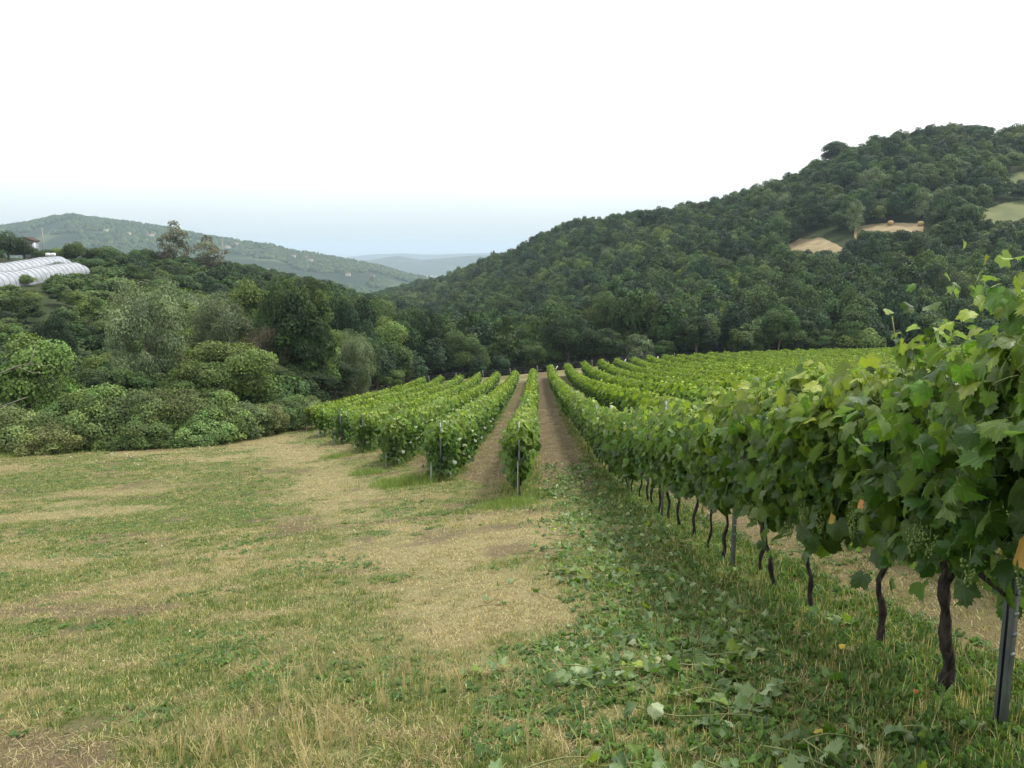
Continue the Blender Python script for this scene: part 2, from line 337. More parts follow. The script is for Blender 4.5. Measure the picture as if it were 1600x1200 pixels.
# ------------------------------------------------------------------ ground zones (what grows or lies where)
PATHL = np.array([(-.2, 5.5), (-.9, 9.0), (-2.6, 15.5), (-5.0, 23), (-8.3, 34), (-12.8, 45), (-17, 55), (-22, 66)])
def dist_poly(x, y, P):
    d = np.full(np.shape(x), 1e9); tt = np.zeros(np.shape(x))
    for k in range(len(P) - 1):
        a, b = P[k], P[k + 1]; ab = b - a; L2 = ab @ ab
        t = np.clip(((x - a[0]) * ab[0] + (y - a[1]) * ab[1]) / L2, 0, 1)
        dd = np.hypot(x - a[0] - t * ab[0], y - a[1] - t * ab[1]); q = dd < d; d = np.where(q, dd, d); tt = np.where(q, k + t, tt)
    return d, tt
def zones(x, y):
    x = np.asarray(x, float); y = np.asarray(y, float)
    d, t = dist_poly(x, y, PATHL); w = .95 + .16 * t
    path = np.exp(-(d / w) ** 2) * sstep(3.5, 8, y)
    gn3 = fbm(x * 2.2, y * 2.2, 23, 3); pm = fbm(x * .5 + 3, y * .22, 21, 4); path = np.clip(path * (.0 + 1.25 * pm) + 1.1 * path * (gn3 - .5), 0, .62)
    path = np.maximum(path, .5 * sstep(.58, .72, fbm(x * .16, y * .33, 24, 3)) * (y > 9))
    u = (x - 2.04 - .0283 * y) / 2.4; ri = np.round(u); off = (u - ri) * 2.4
    s = np.where(ri < 0, 17.7 + 6.15 * (-ri - 1), 0.); e = np.where(ri >= 0, 118 + .85 * ri, 113 + .5 * ri)
    fi = np.floor(u); s2 = np.where(fi < -.5, 17.7 + 6.15 * (-(fi) - 1), 0)
    inv = (ri >= -7) & (ri <= 30) & (y > s + .6 - .9 * hsh(np.floor(y * 3), np.floor(x * 3), 2)) & (y < e + .5)
    strip = np.exp(-(off / .50) ** 4) * inv
    inlane = (u > -7.3) & (y > np.where(u < 0, 17.7 + 6.15 * np.clip(-u - 1, 0, 9), 0) + 1.5) & (y < e + .5) & (u < 30)
    lane = inlane * (1 - strip) * np.where(u > 0, .62, .78)
    lane = np.where((u > -1) & (u < 0), np.clip(sstep(16, 22, y), 0, 1) * (1 - strip), lane)
    # strip of weeds with prunings to the left of the near row
    o1 = x - xrow(0, y)
    on = o1 + 2.0 * (fbm(x * 1.1, y * 1.1, 51, 4) - .5)
    weeds = sstep(-2.3, -.9, on) * (1 - sstep(.35, .8, o1)) * (y < 28) * (1 - .75 * sstep(14, 24, y) * (o1 < -.6))
    gn = fbm(x * .45, y * .45, 31, 4); gn2 = fbm(x * 1.8, y * 1.8, 37, 3)
    green = .56 + 1.3 * (gn - .5) + 1.2 * (gn2 - .5)
    green = green + .35 * np.exp(-((y - 24) / 9) ** 2) * (x < -3)
    green = np.clip(np.maximum(green * (1 - .62 * path) * (1 - .75 * np.clip(lane, 0, 1)), np.maximum(weeds * (.62 + .9 * (gn2 - .5)), strip * .6)), 0, 1)
    bare = sstep(.60, .74, fbm(x * .9 + 40, y * .9, 44, 4)) * .8 + .7 * np.exp(-((x + 2.2) ** 2 + (y - 3.2) ** 2) / .35)
    soil = np.clip(np.maximum(lane * .95, bare * (1 - weeds)), 0, 1) * (1 - strip)
    # headland track beyond the far row ends
    ee = np.where(u >= 0, 118 + .85 * u, 113 + .5 * u); hl = np.exp(-((y - ee - 5.5) / 2.0) ** 2) * (u > -9) * (u < 30)
    path = np.maximum(path, .9 * hl)
    return path, green, soil, strip, weeds

# ------------------------------------------------------------------ ground sheet
def axis(dense, lo, hi, far):
    a = np.array(dense); out = list(a)
    s = a[-1] - a[-2]; v = a[-1]
    while v < far: s *= 1.075; v += s; out.append(v)
    s = a[1] - a[0]; v = a[0]; pre = []
    while v > -far if lo is None else v > lo: s *= 1.075 if lo is None else 1.12; v -= s; pre.append(v)
    return np.array(pre[::-1] + out)
dx = np.concatenate([np.arange(-75, -9, .8), np.arange(-9, -6, .35), np.arange(-6, 7, .14), np.arange(7, 10, .35), np.arange(10, 90, .8)])
dy = np.concatenate([np.arange(-1, 12, .14), np.arange(12, 24, .25), np.arange(24, 60, .5), np.arange(60, 160, .9)])
X1 = axis(dx, None, None, 40000); Y1 = axis(dy, -600, None, 40000)
GX, GY = np.meshgrid(X1, Y1); GZ = H(GX, GY)
near = (GY < 30) & (np.abs(GX) < 15)
GZ = GZ + near * (.035 * (fbm(GX * 3.5, GY * 3.5, 61, 3) - .5))
ny, nx = GX.shape
idx = np.arange(nx * ny).reshape(ny, nx)
F = np.stack([idx[:-1, :-1], idx[:-1, 1:], idx[1:, 1:], idx[1:, :-1]], -1).reshape(-1, 4)
pa, gr, so, st_, we = zones(GX.ravel(), GY.ravel())
gm = mesh('ground', np.stack([GX.ravel(), GY.ravel(), GZ.ravel()], 1), F, M['ground'], np.stack([pa, gr, so], 1), True)
pxg = pxof(GX.ravel(), GY.ravel()); ybg = np.interp(pxg, *YB)
wd = sstep(7, 16, GY.ravel() - ybg); wd = np.maximum(wd, sstep(300, 600, np.hypot(GX.ravel(), GY.ravel())))
a = gm.attributes.new('wood', 'FLOAT', 'POINT'); a.data.foreach_set('value', wd.astype(np.float32))
g = link('ground', gm); tag(g, 'sloping mown meadow and vineyard soil falling away to the wooded valley and plain', 'ground', kind='structure')

# ------------------------------------------------------------------ scatter with geometry nodes (uncountable stuff only)
def scatter(name, pts, rot, scl, pick, sources, label, cat):
    me = bpy.data.meshes.new(name); n = len(pts)
    me.vertices.add(n); me.vertices.foreach_set('co', np.asarray(pts, np.float32).ravel())
    for nm, ty, arr, key in (('rot', 'FLOAT_VECTOR', rot, 'vector'), ('scl', 'FLOAT_VECTOR', scl, 'vector'), ('pick', 'INT', pick, 'value')):
        at_ = me.attributes.new(nm, ty, 'POINT'); at_.data.foreach_set(key, np.asarray(arr, np.int32 if ty == 'INT' else np.float32).ravel())
    me.update()
    coll = bpy.data.collections.new(name + '_kinds')
    for k, sm in enumerate(sources):
        so_ = bpy.data.objects.new('%s_kind_%02d' % (name, k), sm); coll.objects.link(so_)
    o = link(name, me); tag(o, label, cat, kind='stuff')
    nt = bpy.data.node_groups.new(name, 'GeometryNodeTree')
    nt.interface.new_socket('Geometry', in_out='INPUT', socket_type='NodeSocketGeometry'); nt.interface.new_socket('Geometry', in_out='OUTPUT', socket_type='NodeSocketGeometry')
    i_ = nt.nodes.new('NodeGroupInput'); o_ = nt.nodes.new('NodeGroupOutput'); ci = nt.nodes.new('GeometryNodeCollectionInfo')
    ci.inputs['Collection'].default_value = coll; ci.inputs['Separate Children'].default_value = True; ci.inputs['Reset Children'].default_value = True
    ip = nt.nodes.new('GeometryNodeInstanceOnPoints'); ip.inputs['Pick Instance'].default_value = True
    def na(nm, ty):
        q = nt.nodes.new('GeometryNodeInputNamedAttribute'); q.data_type = ty; q.inputs['Name'].default_value = nm; return q.outputs['Attribute']
    l = nt.links.new; er = nt.nodes.new('FunctionNodeEulerToRotation')
    l(i_.outputs[0], ip.inputs['Points']); l(ci.outputs[0], ip.inputs['Instance']); l(na('pick', 'INT'), ip.inputs['Instance Index'])
    l(na('rot', 'FLOAT_VECTOR'), er.inputs[0]); l(er.outputs[0], ip.inputs['Rotation']); l(na('scl', 'FLOAT_VECTOR'), ip.inputs['Scale']); l(ip.outputs[0], o_.inputs[0])
    md = o.modifiers.new('scatter', 'NODES'); md.node_group = nt
    return o

# ------------------------------------------------------------------ leaf and blade templates
def vine_leaf(seed, detail=2):
    r = np.random.default_rng(seed)
    if detail == 2:
        ang = np.array([0, 12, 24, 33, 45, 56, 68, 84, 98, 112, 126, 145, 165])
        rad = np.array([1.0, .93, .80, .72, .82, .91, .83, .68, .74, .79, .70, .64, .50])
    elif detail == 1:
        ang = np.array([0, 28, 54, 84, 112, 160]); rad = np.array([1.0, .74, .90, .66, .76, .50])
    else:
        ang = np.array([0, 55, 125]); rad = np.array([1.0, .82, .62])
    A = np.concatenate([-ang[:0:-1], ang]); Rr = np.concatenate([rad[:0:-1], rad]) * (1 + r.normal(0, .04, len(A)))
    if detail == 2:
        A2 = np.sort(np.concatenate([A, (A[:-1] + A[1:]) / 2])); Rr = np.interp(A2, A, Rr); Rr[1::2] *= .90; Rr[::2] *= 1.03; Rr *= .94; A = A2
    t = np.radians(A); out = np.stack([np.sin(t) * Rr, np.cos(t) * Rr, 0 * t], 1) * .62
    out[:, 1] += .12
    n = len(out)
    if detail == 2:
        mid = out * .52; V = np.concatenate([[[0, 0.02, 0]], mid, out]); F = []
        for i in range(n - 1):
            F.append((0, 1 + i + 1, 1 + i)); F.append((1 + i, 1 + i + 1, 1 + n + i + 1)); F.append((1 + i, 1 + n + i + 1, 1 + n + i))
    else:
        V = np.concatenate([[[0, 0.02, 0]], out]); F = [(0, 1 + i + 1, 1 + i) for i in range(n - 1)]
    F = np.array(F)
    c1, c2, c3 = r.uniform(.1, 1.1), r.uniform(-.1, .8), r.uniform(-.25, .55); tw = r.normal(0, .5)
    x, y = V[:, 0].copy(), V[:, 1].copy()
    V[:, 2] = tw * x * y - c1 * x ** 2 + c3 * np.abs(x) * .8 - c2 * y * np.abs(y) + .05 * np.sin(9 * x + r.uniform(0, 6)) * (detail > 0) * np.hypot(x, y) * 2
    return V, F
LEAF2 = [vine_leaf(s, 2) for s in range(5)]; LEAF1 = [vine_leaf(s, 1) for s in range(10, 13)]; LEAF0 = [vine_leaf(s, 0) for s in range(20, 22)]
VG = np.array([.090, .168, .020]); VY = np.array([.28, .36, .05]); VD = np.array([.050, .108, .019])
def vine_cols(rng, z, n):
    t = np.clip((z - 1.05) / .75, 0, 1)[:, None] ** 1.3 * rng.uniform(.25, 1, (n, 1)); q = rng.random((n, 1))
    c = np.where(q < .75 - .5 * np.clip((z[:, None] - .6) / .8, 0, 1), VD, VG) * (1 - t) + VY * t  # lower leaves mostly VD: canopy shade put into the colour, besides older darker leaves
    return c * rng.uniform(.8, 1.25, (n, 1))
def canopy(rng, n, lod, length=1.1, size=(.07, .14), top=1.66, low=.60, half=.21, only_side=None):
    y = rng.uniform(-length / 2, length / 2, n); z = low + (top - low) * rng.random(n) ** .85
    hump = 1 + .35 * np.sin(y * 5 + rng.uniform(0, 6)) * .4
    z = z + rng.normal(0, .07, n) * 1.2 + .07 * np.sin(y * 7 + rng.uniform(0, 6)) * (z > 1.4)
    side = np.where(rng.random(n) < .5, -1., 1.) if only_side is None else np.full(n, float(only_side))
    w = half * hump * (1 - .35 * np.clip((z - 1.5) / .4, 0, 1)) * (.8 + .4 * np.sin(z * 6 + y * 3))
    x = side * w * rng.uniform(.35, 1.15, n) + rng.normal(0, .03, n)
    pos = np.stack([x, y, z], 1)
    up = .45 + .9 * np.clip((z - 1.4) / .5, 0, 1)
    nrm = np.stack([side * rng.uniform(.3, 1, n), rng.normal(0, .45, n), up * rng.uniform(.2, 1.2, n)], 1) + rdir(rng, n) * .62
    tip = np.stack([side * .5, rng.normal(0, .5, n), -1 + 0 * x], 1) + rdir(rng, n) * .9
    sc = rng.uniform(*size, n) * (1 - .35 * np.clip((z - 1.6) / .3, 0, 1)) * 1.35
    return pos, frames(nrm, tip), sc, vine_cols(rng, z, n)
def foliage_mesh(name, seed, n, lod, matk, **kw):
    rng = np.random.default_rng(seed); T = {2: LEAF2, 1: LEAF1, 0: LEAF0}[lod]; parts = []
    for k in range(len(T)):
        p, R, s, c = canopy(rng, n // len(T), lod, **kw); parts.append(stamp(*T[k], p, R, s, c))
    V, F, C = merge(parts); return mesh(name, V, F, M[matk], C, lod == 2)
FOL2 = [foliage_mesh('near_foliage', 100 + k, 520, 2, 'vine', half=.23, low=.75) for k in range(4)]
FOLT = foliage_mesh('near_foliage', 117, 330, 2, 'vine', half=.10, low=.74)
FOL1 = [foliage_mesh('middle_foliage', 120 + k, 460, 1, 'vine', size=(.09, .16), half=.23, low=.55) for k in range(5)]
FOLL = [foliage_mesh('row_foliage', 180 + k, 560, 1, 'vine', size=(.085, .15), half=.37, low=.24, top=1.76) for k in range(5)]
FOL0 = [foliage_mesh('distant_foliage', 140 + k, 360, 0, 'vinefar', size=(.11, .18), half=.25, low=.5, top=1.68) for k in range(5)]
def trunk_curve(rng, lean, h=.68):
    n = 12; t = np.linspace(0, 1, n); ph = rng.uniform(0, 6, 4)
    x = lean[0] * t + .022 * np.sin(t * 7 + ph[0]) * t + .012 * np.sin(t * 15 + ph[1]) - .012 * sin(ph[1])
    y = lean[1] * t + .022 * np.sin(t * 6 + ph[2]) * t + .010 * np.sin(t * 17 + ph[3]) - .010 * sin(ph[3])
    z = -.06 + (h + .06) * t
    return np.stack([x, y, z], 1)
def trunk_mesh(seed, lean, r=.024, h=.70, k=8):
    rng = np.random.default_rng(seed); P = trunk_curve(rng, lean, h); t = np.linspace(0, 1, len(P))
    R = r * (1.15 - .35 * t + .16 * np.sin(t * 19 + seed) + .08 * np.sin(t * 41)); R[0] *= 1.3; R[-1] *= 1.35; R[-2] *= 1.2
    mb = MB(); V, Fs = tube(P, R, k); V += rng.normal(0, r * .15, V.shape); mb.add(V, Fs)
    e = P[-1]
    for s in (-1, 1):                                    # cordon arms along the wire
        Q = np.array([e + (0, 0, -.05), e + (0, s * .08, .05), e + (.01, s * .25, .08), e + (0, s * .48, .08)])
        mb.add(*tube(Q, [r * .75, r * .6, r * .45, r * .3], 6))
    return mb.mesh('trunk', M['bark'], True)
TRUNK = [trunk_mesh(200 + k, (random.uniform(-.05, .05), random.uniform(-.16, .16)), random.uniform(.014, .020)) for k in range(8)]
def shoot_mesh(seed, h=1.25, bend=.2):
    rng = np.random.default_rng(seed); n = 12; t = np.linspace(0, 1, n); a = rng.uniform(0, 6)
    P = np.stack([bend * t ** 2 * cos(a) + .02 * np.sin(t * 9 + a), bend * t ** 2 * sin(a) + .02 * np.cos(t * 8 + a), .7 + h * t - .25 * abs(bend) * t ** 3], 1)
    mb = MB(); mb.add(*tube(P, .0052 - .0024 * t, 5))
    for j in range(3):
        i = rng.integers(5, n - 1); b = rng.uniform(0, 6); s = np.linspace(0, 1, 12); q = .12 + .08 * rng.random()
        T = P[i] + np.stack([q * s * cos(b) + .02 * np.sin(s * 12) * s, q * s * sin(b) + .02 * np.cos(s * 13) * s, .08 * s - .06 * s * s + .02 * np.sin(s * 11) * s], 1)
        mb.add(*tube(T, .0014, 4))
    return mb.mesh('shoot', M['shoot'], True), P
SHOOTS = [shoot_mesh(230 + k, random.uniform(.95, 1.3), random.uniform(.12, .45)) for k in range(9)]
LEAFM = []
for k in range(15):
    V, F_ = vine_leaf(300 + k, 2); r_ = np.random.default_rng(k)
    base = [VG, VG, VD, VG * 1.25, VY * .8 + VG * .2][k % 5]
    th_ = np.degrees(np.arctan2(V[:, 0], V[:, 1] - .12)); vn = sum(np.exp(-((np.abs(th_) - a0) / 4.) ** 2) for a0 in (0, 56, 112)); c = base * (.92 + .45 * vn * (np.hypot(V[:, 0], V[:, 1]) > .05))[:, None] * r_.uniform(.88, 1.12, (len(V), 1))
    mb = MB(); mb.add(V, F_, c)
    s = np.linspace(0, 1, 5); P = np.stack([.02 * np.sin(s * 4), .02 - .42 * s, .0 - .14 * s ** 2], 1)
    mb.add(*tube(P, .013, 4, False), c=(.2, .24, .09)); LEAFM.append(mb.mesh('leaf', M['vine'], True))
def tint_leaf(name, c, seed):
    V, F_ = vine_leaf(seed, 2); r_ = np.random.default_rng(seed); return mesh(name, V, F_, M['vine'], np.ones((len(V), 3)) * c * r_.uniform(.85, 1.1, (len(V), 1)), True)
YELLOW = tint_leaf('leaf', (.62, .42, .07), 61); ORANGE = tint_leaf('leaf', (.62, .28, .07), 62); PALELF = [tint_leaf('leaf', [(.30, .40, .20), (.36, .44, .26), (.24, .34, .14), (.37, .41, .20)][k], 63 + k) for k in range(4)]
CURLF = [tint_leaf('leaf', (.10, .16, .055), 73 + k) for k in range(4)]
def grape_mesh(seed):
    rng = np.random.default_rng(seed); mb = MB()
    g_ = (1 + 5 ** .5) / 2; IV = norm(np.array([(-1, g_, 0), (1, g_, 0), (-1, -g_, 0), (1, -g_, 0), (0, -1, g_), (0, 1, g_), (0, -1, -g_), (0, 1, -g_), (g_, 0, -1), (g_, 0, 1), (-g_, 0, -1), (-g_, 0, 1)], float))
    IF = np.array([(0, 11, 5), (0, 5, 1), (0, 1, 7), (0, 7, 10), (0, 10, 11), (1, 5, 9), (5, 11, 4), (11, 10, 2), (10, 7, 6), (7, 1, 8), (3, 9, 4), (3, 4, 2), (3, 2, 6), (3, 6, 8), (3, 8, 9), (4, 9, 5), (2, 4, 11), (6, 2, 10), (8, 6, 7), (9, 8, 1)])
    for j in range(46):
        t = rng.random(); r = .035 * (1 - t) ** .6; a = rng.uniform(0, 2 * pi)
        mb.add(IV * .0062 + (r * cos(a), r * sin(a), -.13 * t), IF)
    mb.add(*tube([(0, 0, .04), (0, 0, 0), (0, 0, -.10)], .002, 4)); return mb.mesh('grape_bunch', M['berry'], True)
GRAPES = [grape_mesh(k) for k in range(3)]
def vine_small(seed):       # one distant vine, foliage and stem in one mesh
    rng = np.random.default_rng(seed); parts = []
    for k in range(2):
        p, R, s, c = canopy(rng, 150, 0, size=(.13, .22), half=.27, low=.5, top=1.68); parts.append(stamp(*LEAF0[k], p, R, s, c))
    V, F_, C = merge(parts); tv, tf = tube([(0, 0, -.1), (.02, .03, .4), (0, 0, .8)], .02, 4, False)
    mi = np.concatenate([np.zeros(sum(len(f) for f in F_)), np.ones(len(tf[0]))])
    return mesh('vine', np.concatenate([V, tv]), F_ + [tf[0] + len(V)], None, np.concatenate([C, np.full((len(tv), 3), .03)]), False, [M['vinefar'], M['bark']], mi)
VSM = [vine_small(160 + k) for k in range(6)]

# ------------------------------------------------------------------ vineyard
ROWANG = -math.atan(.0283)
def row_text(i):
    if i == 0: return 'the near row along the right side of the pruned lane'
    if i == -1: return 'the narrow single row left of the brown central lane'
    if i < 0: return ['', '', 'second', 'third', 'fourth', 'fifth', 'sixth', 'outermost'][-i] + ' row left of the brown central lane'
    return {1: 'second', 2: 'third', 3: 'fourth', 4: 'fifth'}.get(i, 'next') + ' row to the right beyond the near row'
PICKN = {0: 88, -1: 40, -2: 26, -3: 20, -4: 15, -5: 12, -6: 12, -7: 14, 1: 22, 2: 18, 3: 14, 4: 12}
NEAR_LABEL = {0: 'leafy grapevine at the photo edge, nearest before the big steel post',
 1: 'leafy grapevine wrapped round the nearest steel post',
 2: 'grapevine just past the nearest steel post on a thick leaning black trunk',
 3: 'grapevine with a dark knotted trunk second beyond the nearest steel post',
 4: 'grapevine with thin twin stems third beyond the nearest steel post',
 5: 'grapevine with tall upright shoots above the canopy, fourth beyond the nearest post',
 6: 'grapevine on a slim wavy trunk just before the second steel post'}
rest_p, rest_r, rest_s = [], [], []
rngv = np.random.default_rng(42)
TRUNK0 = {2: trunk_mesh(501, (-.08, -.10), .027, .66, 12), 3: trunk_mesh(502, (-.01, .05), .020, .66, 10), 4: trunk_mesh(503, (-.10, .08), .017, .7, 10), 5: trunk_mesh(504, (-.13, .10), .017, .7, 10), 1: trunk_mesh(505, (.03, -.1), .026), 0: trunk_mesh(506, (.0, .1), .03)}
for i in ROWS:
    y0, y1 = ROW_START(i), ROW_END(i); ys = np.arange(y0 + .45, y1, .95)
    if i == 0: ys = 3.88 + .95 * np.arange(-2, 120); ys = ys[ys < y1]
    ys = ys + rngv.normal(0, .04, len(ys)); first = 0
    if i > 0:                                  # rows to the right: singled out where their tops show
        show = np.where(ys > (2.04 + 2.4 * i) / .60)[0]; first = show[0] if len(show) else 0
    for k, y in enumerate(ys):
        x = xrow(i, y) + rngv.normal(0, .03); z = h1(x, y)
        sc = float(rngv.uniform(.94, 1.05)) * (.96 if i == 0 and 2 < k < 30 else 1); flip = pi if rngv.random() < .5 else 0
        if i in PICKN and first <= k < first + PICKN[i]:
            t = link('grapevine', None, loc=(x, y, z), rot=(0, 0, ROWANG)); t.empty_display_size = .2
            if i == 0 and k in NEAR_LABEL: tag(t, NEAR_LABEL[k], 'grapevine', 'grapevines of the vineyard rows')
            else: tag(t, 'green leafy grapevine in ' + row_text(i), 'grapevine', 'grapevines in ' + row_text(i))
            d = math.hypot(x, y)
            tm = TRUNK0[k] if (i == 0 and k in TRUNK0) else TRUNK[rngv.integers(8)]
            link('trunk', tm, t, rot=(0, 0, 0 if i == 0 and k in TRUNK0 else flip))
            if i == 0 and y < 17:
                f = link('foliage', FOLT if k in (1, 2) else FOL2[rngv.integers(4)], t, rot=(0, 0, flip), scl=(1, 1, sc)); f['kind'] = 'stuff'
                nl = 270 if k < 7 else 150
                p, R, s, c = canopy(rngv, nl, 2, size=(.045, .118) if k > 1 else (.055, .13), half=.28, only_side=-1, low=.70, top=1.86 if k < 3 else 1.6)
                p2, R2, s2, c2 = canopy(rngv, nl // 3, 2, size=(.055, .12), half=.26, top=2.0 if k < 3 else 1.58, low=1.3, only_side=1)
                p, R, s = np.concatenate([p, p2]), np.concatenate([R, R2]), np.concatenate([s, s2])
                for q in range(len(p)):
                    zz = p[q][2]
                    if k in (1, 2):                     # the foremost post stands clear of the leaves here and there
                        wx, wy = x + p[q][0] + .0283 * p[q][1], y + p[q][1]
                        if wy < 3.5 and abs(wx / wy - .619) < .03 and (zz < .78 or .98 < zz < 1.32): continue
                    kk = int(rngv.integers(3)) * 5 + (4 if zz > 1.5 and rngv.random() < .6 else (2 if zz < 1.2 and rngv.random() < .6 else int(rngv.integers(4))))  # dark leaf meshes favoured low down, again carrying canopy shade in their colour
                    lo = link('leaf', LEAFM[kk], t); e = Matrix(R[q].tolist()).to_euler(); lo.location = p[q]; lo.rotation_euler = e; lo.scale = (s[q],) * 3
                if k < 9:
                    for q in range(10):
                        me_, P = SHOOTS[rngv.integers(9)]
                        sy = rngv.uniform(-.5, .5); rz = rngv.uniform(0, 6.28); so_ = link('shoot', me_, t, loc=(rngv.normal(0, .05), sy, 0), rot=(0, 0, rz))
                        mt = Matrix.Identity(4)
                        for w_ in (6, 7, 8, 9, 10, 11):
                            wp = mt @ Vector(P[w_] * (1, 1, 1)); n_ = Vector((rngv.normal(0, .6), rngv.normal(0, .6), 1)); tp = Vector((rngv.normal(), rngv.normal(), -.4))
                            R_ = frames(np.array([n_]), np.array([tp]))[0]; lo = link('leaf', LEAFM[int(rngv.integers(3)) * 5 + (4 if w_ > 7 else 3)], so_)
                            ss = .155 - .011 * w_ + .03 * rngv.random(); lo.scale = (ss,) * 3; lo.rotation_euler = Matrix(R_.tolist()).to_euler()
                            lo.location = wp + Vector((R_ @ np.array([0, .42 * ss, 0])).tolist())
                if k < 8:
                    for q in range(3): link('grape_bunch', GRAPES[q], t, loc=(-.16 - .06 * rngv.random(), rngv.uniform(-.45, .45), rngv.uniform(.68, .92)))
            else:
                f = link('foliage', (FOLL if i < -1 and d < 48 else FOL1 if d < 42 else FOL0)[rngv.integers(5)], t, rot=(0, 0, flip), scl=(1, 1, sc)); f['kind'] = 'stuff'
            if i == 0 and k in (1, 2, 3):
                c_, loc, s_, lb = {1: (YELLOW, (-.30, -.1, .88), .16, 'large yellow leaf'), 2: (ORANGE, (-.33, .35, .84), .085, 'small orange-brown withered leaf'), 3: (YELLOW, (-.30, .2, .72), .10, 'yellowing leaf')}[k]
                lo = link('leaf', c_, t, loc=loc, rot=(radians(75), radians(-10), radians(-90)), scl=(s_,) * 3); lo['label'] = lb
        else:
            rest_p.append((x, y, z)); rest_r.append((0, 0, ROWANG + flip)); rest_s.append((1.05, 1, sc))
scatter('grapevines', rest_p, rest_r, rest_s, rngv.integers(0, 6, len(rest_p)), VSM, 'long green vineyard rows running down the slope beyond the nearer vines', 'vineyard')

# steel trellis posts
def post_mesh(h):
    t = .004; w, d = .046, .034; mb = MB()
    mb.add(*box(-w / 2, w / 2, -d / 2, -d / 2 + t, -.3, h))
    for s in (-1, 1):
        mb.add(*box(s * w / 2 - (t if s > 0 else 0), s * w / 2 + (0 if s > 0 else t), -d / 2 + t, d / 2, -.3, h))
        mb.add(*box(min(s * w / 2 - s * t, s * w / 2 - s * .016), max(s * w / 2 - s * t, s * w / 2 - s * .016), d / 2 - t, d / 2 - .0004, -.3, h))
    return mb.mesh('post', M['steel'])
POST = post_mesh(1.86)
hk = MB()
for j in range(16):
    for s in (-1, 1): hk.add(*box(s * .0265 - .004, s * .0265 + .004, -.012, .010, .35 + .09 * j, .366 + .09 * j))
HOOK = hk.mesh('wire_hook', M['steel'])
PLAB = ['grey steel trellis post nearest, bare below the leaves at the photo edge', 'grey steel trellis post second nearest, its foot showing under the leaves', 'grey steel trellis post third along the near row', 'grey steel trellis post fourth along the near row']
for k, y in enumerate(np.arange(3.45, 117, 4.72)):
    x = xrow(0, y) + (.0 if k else .02); x, y = (2.095, 3.38) if k == 0 else (x - .05, y); p = link('trellis_post', POST, loc=(x, y, h1(x, y)), rot=(random.uniform(-.01, .01), random.uniform(-.012, .012), ROWANG + (pi / 2 + .35 if k == 0 else pi / 2 + random.uniform(-.2, .2))))
    tag(p, PLAB[k] if k < 4 else 'grey steel trellis post farther down the near row', 'trellis post', 'steel posts of the near row')
    if k < 3: h_ = link('wire_hook', HOOK, p); h_['kind'] = 'stuff'
for i in range(-7, 0):
    y = ROW_START(i) + (.30 if i < -1 else .22); x = xrow(i, y); z = h1(x, y); nm = row_text(i).replace(' of the brown central lane', '')
    p = link('trellis_post', POST, loc=(x, y, z), rot=(.0, 0, pi / 2), scl=(1.2, 1.2, .93)); tag(p, 'dark steel end post of ' + row_text(i), 'trellis post', 'end posts of the left rows')
    s = link('support_stake', None); V, Fs = tube([(0, 0, -.2), (0, 0, .62 if i < -1 else .95)], .026 if i < -1 else .014, 6); s.data = None
    bpy.data.objects.remove(s)
    s = link('support_stake', MB().add(V, Fs).mesh('stake', M['stake'], True), loc=(x - .25 * (1 if i < -1 else .1), y - .38, z), rot=(-.25 if i < -1 else -.05, .0, 0))
    tag(s, 'pale stake bracing the end of ' + row_text(i), 'stake', 'stakes at the left row ends')
for hh in (.76, 1.1, 1.42, 1.72):
    yy = np.arange(1.2, 118, 2.36); P = [(xrow(0, y), y, h1(xrow(0, y), y) + hh) for y in yy]
    w = link('trellis_wire', MB().add(*tube(P, .0017, 4)).mesh('trellis_wire', M['wire'])); tag(w, {.76: 'lowest', 1.1: 'second lowest', 1.42: 'second highest', 1.72: 'topmost'}[hh] + ' steel wire strung between posts of the near row', 'wire', 'trellis wires')

# ------------------------------------------------------------------ grass, straw and weeds
def blade_tuft(name, seed, n, col, colv, h=(.6, 1.), tilt=.5, spread=.9, w=.035, droop=.4, matk='grass'):
    rng = np.random.default_rng(seed); a = rng.uniform(0, 2 * pi, n); r = spread * np.sqrt(rng.random(n)); L_ = rng.uniform(*h, n)
    b = rng.uniform(0, 2 * pi, n); tl = np.abs(rng.normal(0, tilt, n)).clip(0, 1.45)
    base = np.stack([r * np.cos(a), r * np.sin(a), 0 * a - .05], 1); d = np.stack([np.sin(tl) * np.cos(b), np.sin(tl) * np.sin(b), np.cos(tl)], 1)
    sd_ = np.stack([-np.sin(b), np.cos(b), 0 * b], 1) * w; mid = base + d * L_[:, None] * .55
    d2 = norm(d + np.stack([np.cos(b), np.sin(b), -1 + 0 * b], 1) * droop * rng.random((n, 1))); tip = mid + d2 * L_[:, None] * .45
    V = np.stack([base - sd_, base + sd_, mid - sd_ * .8, mid + sd_ * .8, tip], 1).reshape(-1, 3); V[:, 2] = np.maximum(V[:, 2], -.05 + .1 * (V[:, 2] > -.04))
    o = (np.arange(n) * 5)[:, None]; F4 = o + np.array([[0, 1, 3, 2]]); F3 = o + np.array([[2, 3, 4]])
    cc = np.asarray(col)[rng.integers(0, len(col), n)] * rng.uniform(1 - colv, 1 + colv, (n, 1))
    return mesh(name, V, [F4, F3], M[matk], np.repeat(cc, 5, 0))
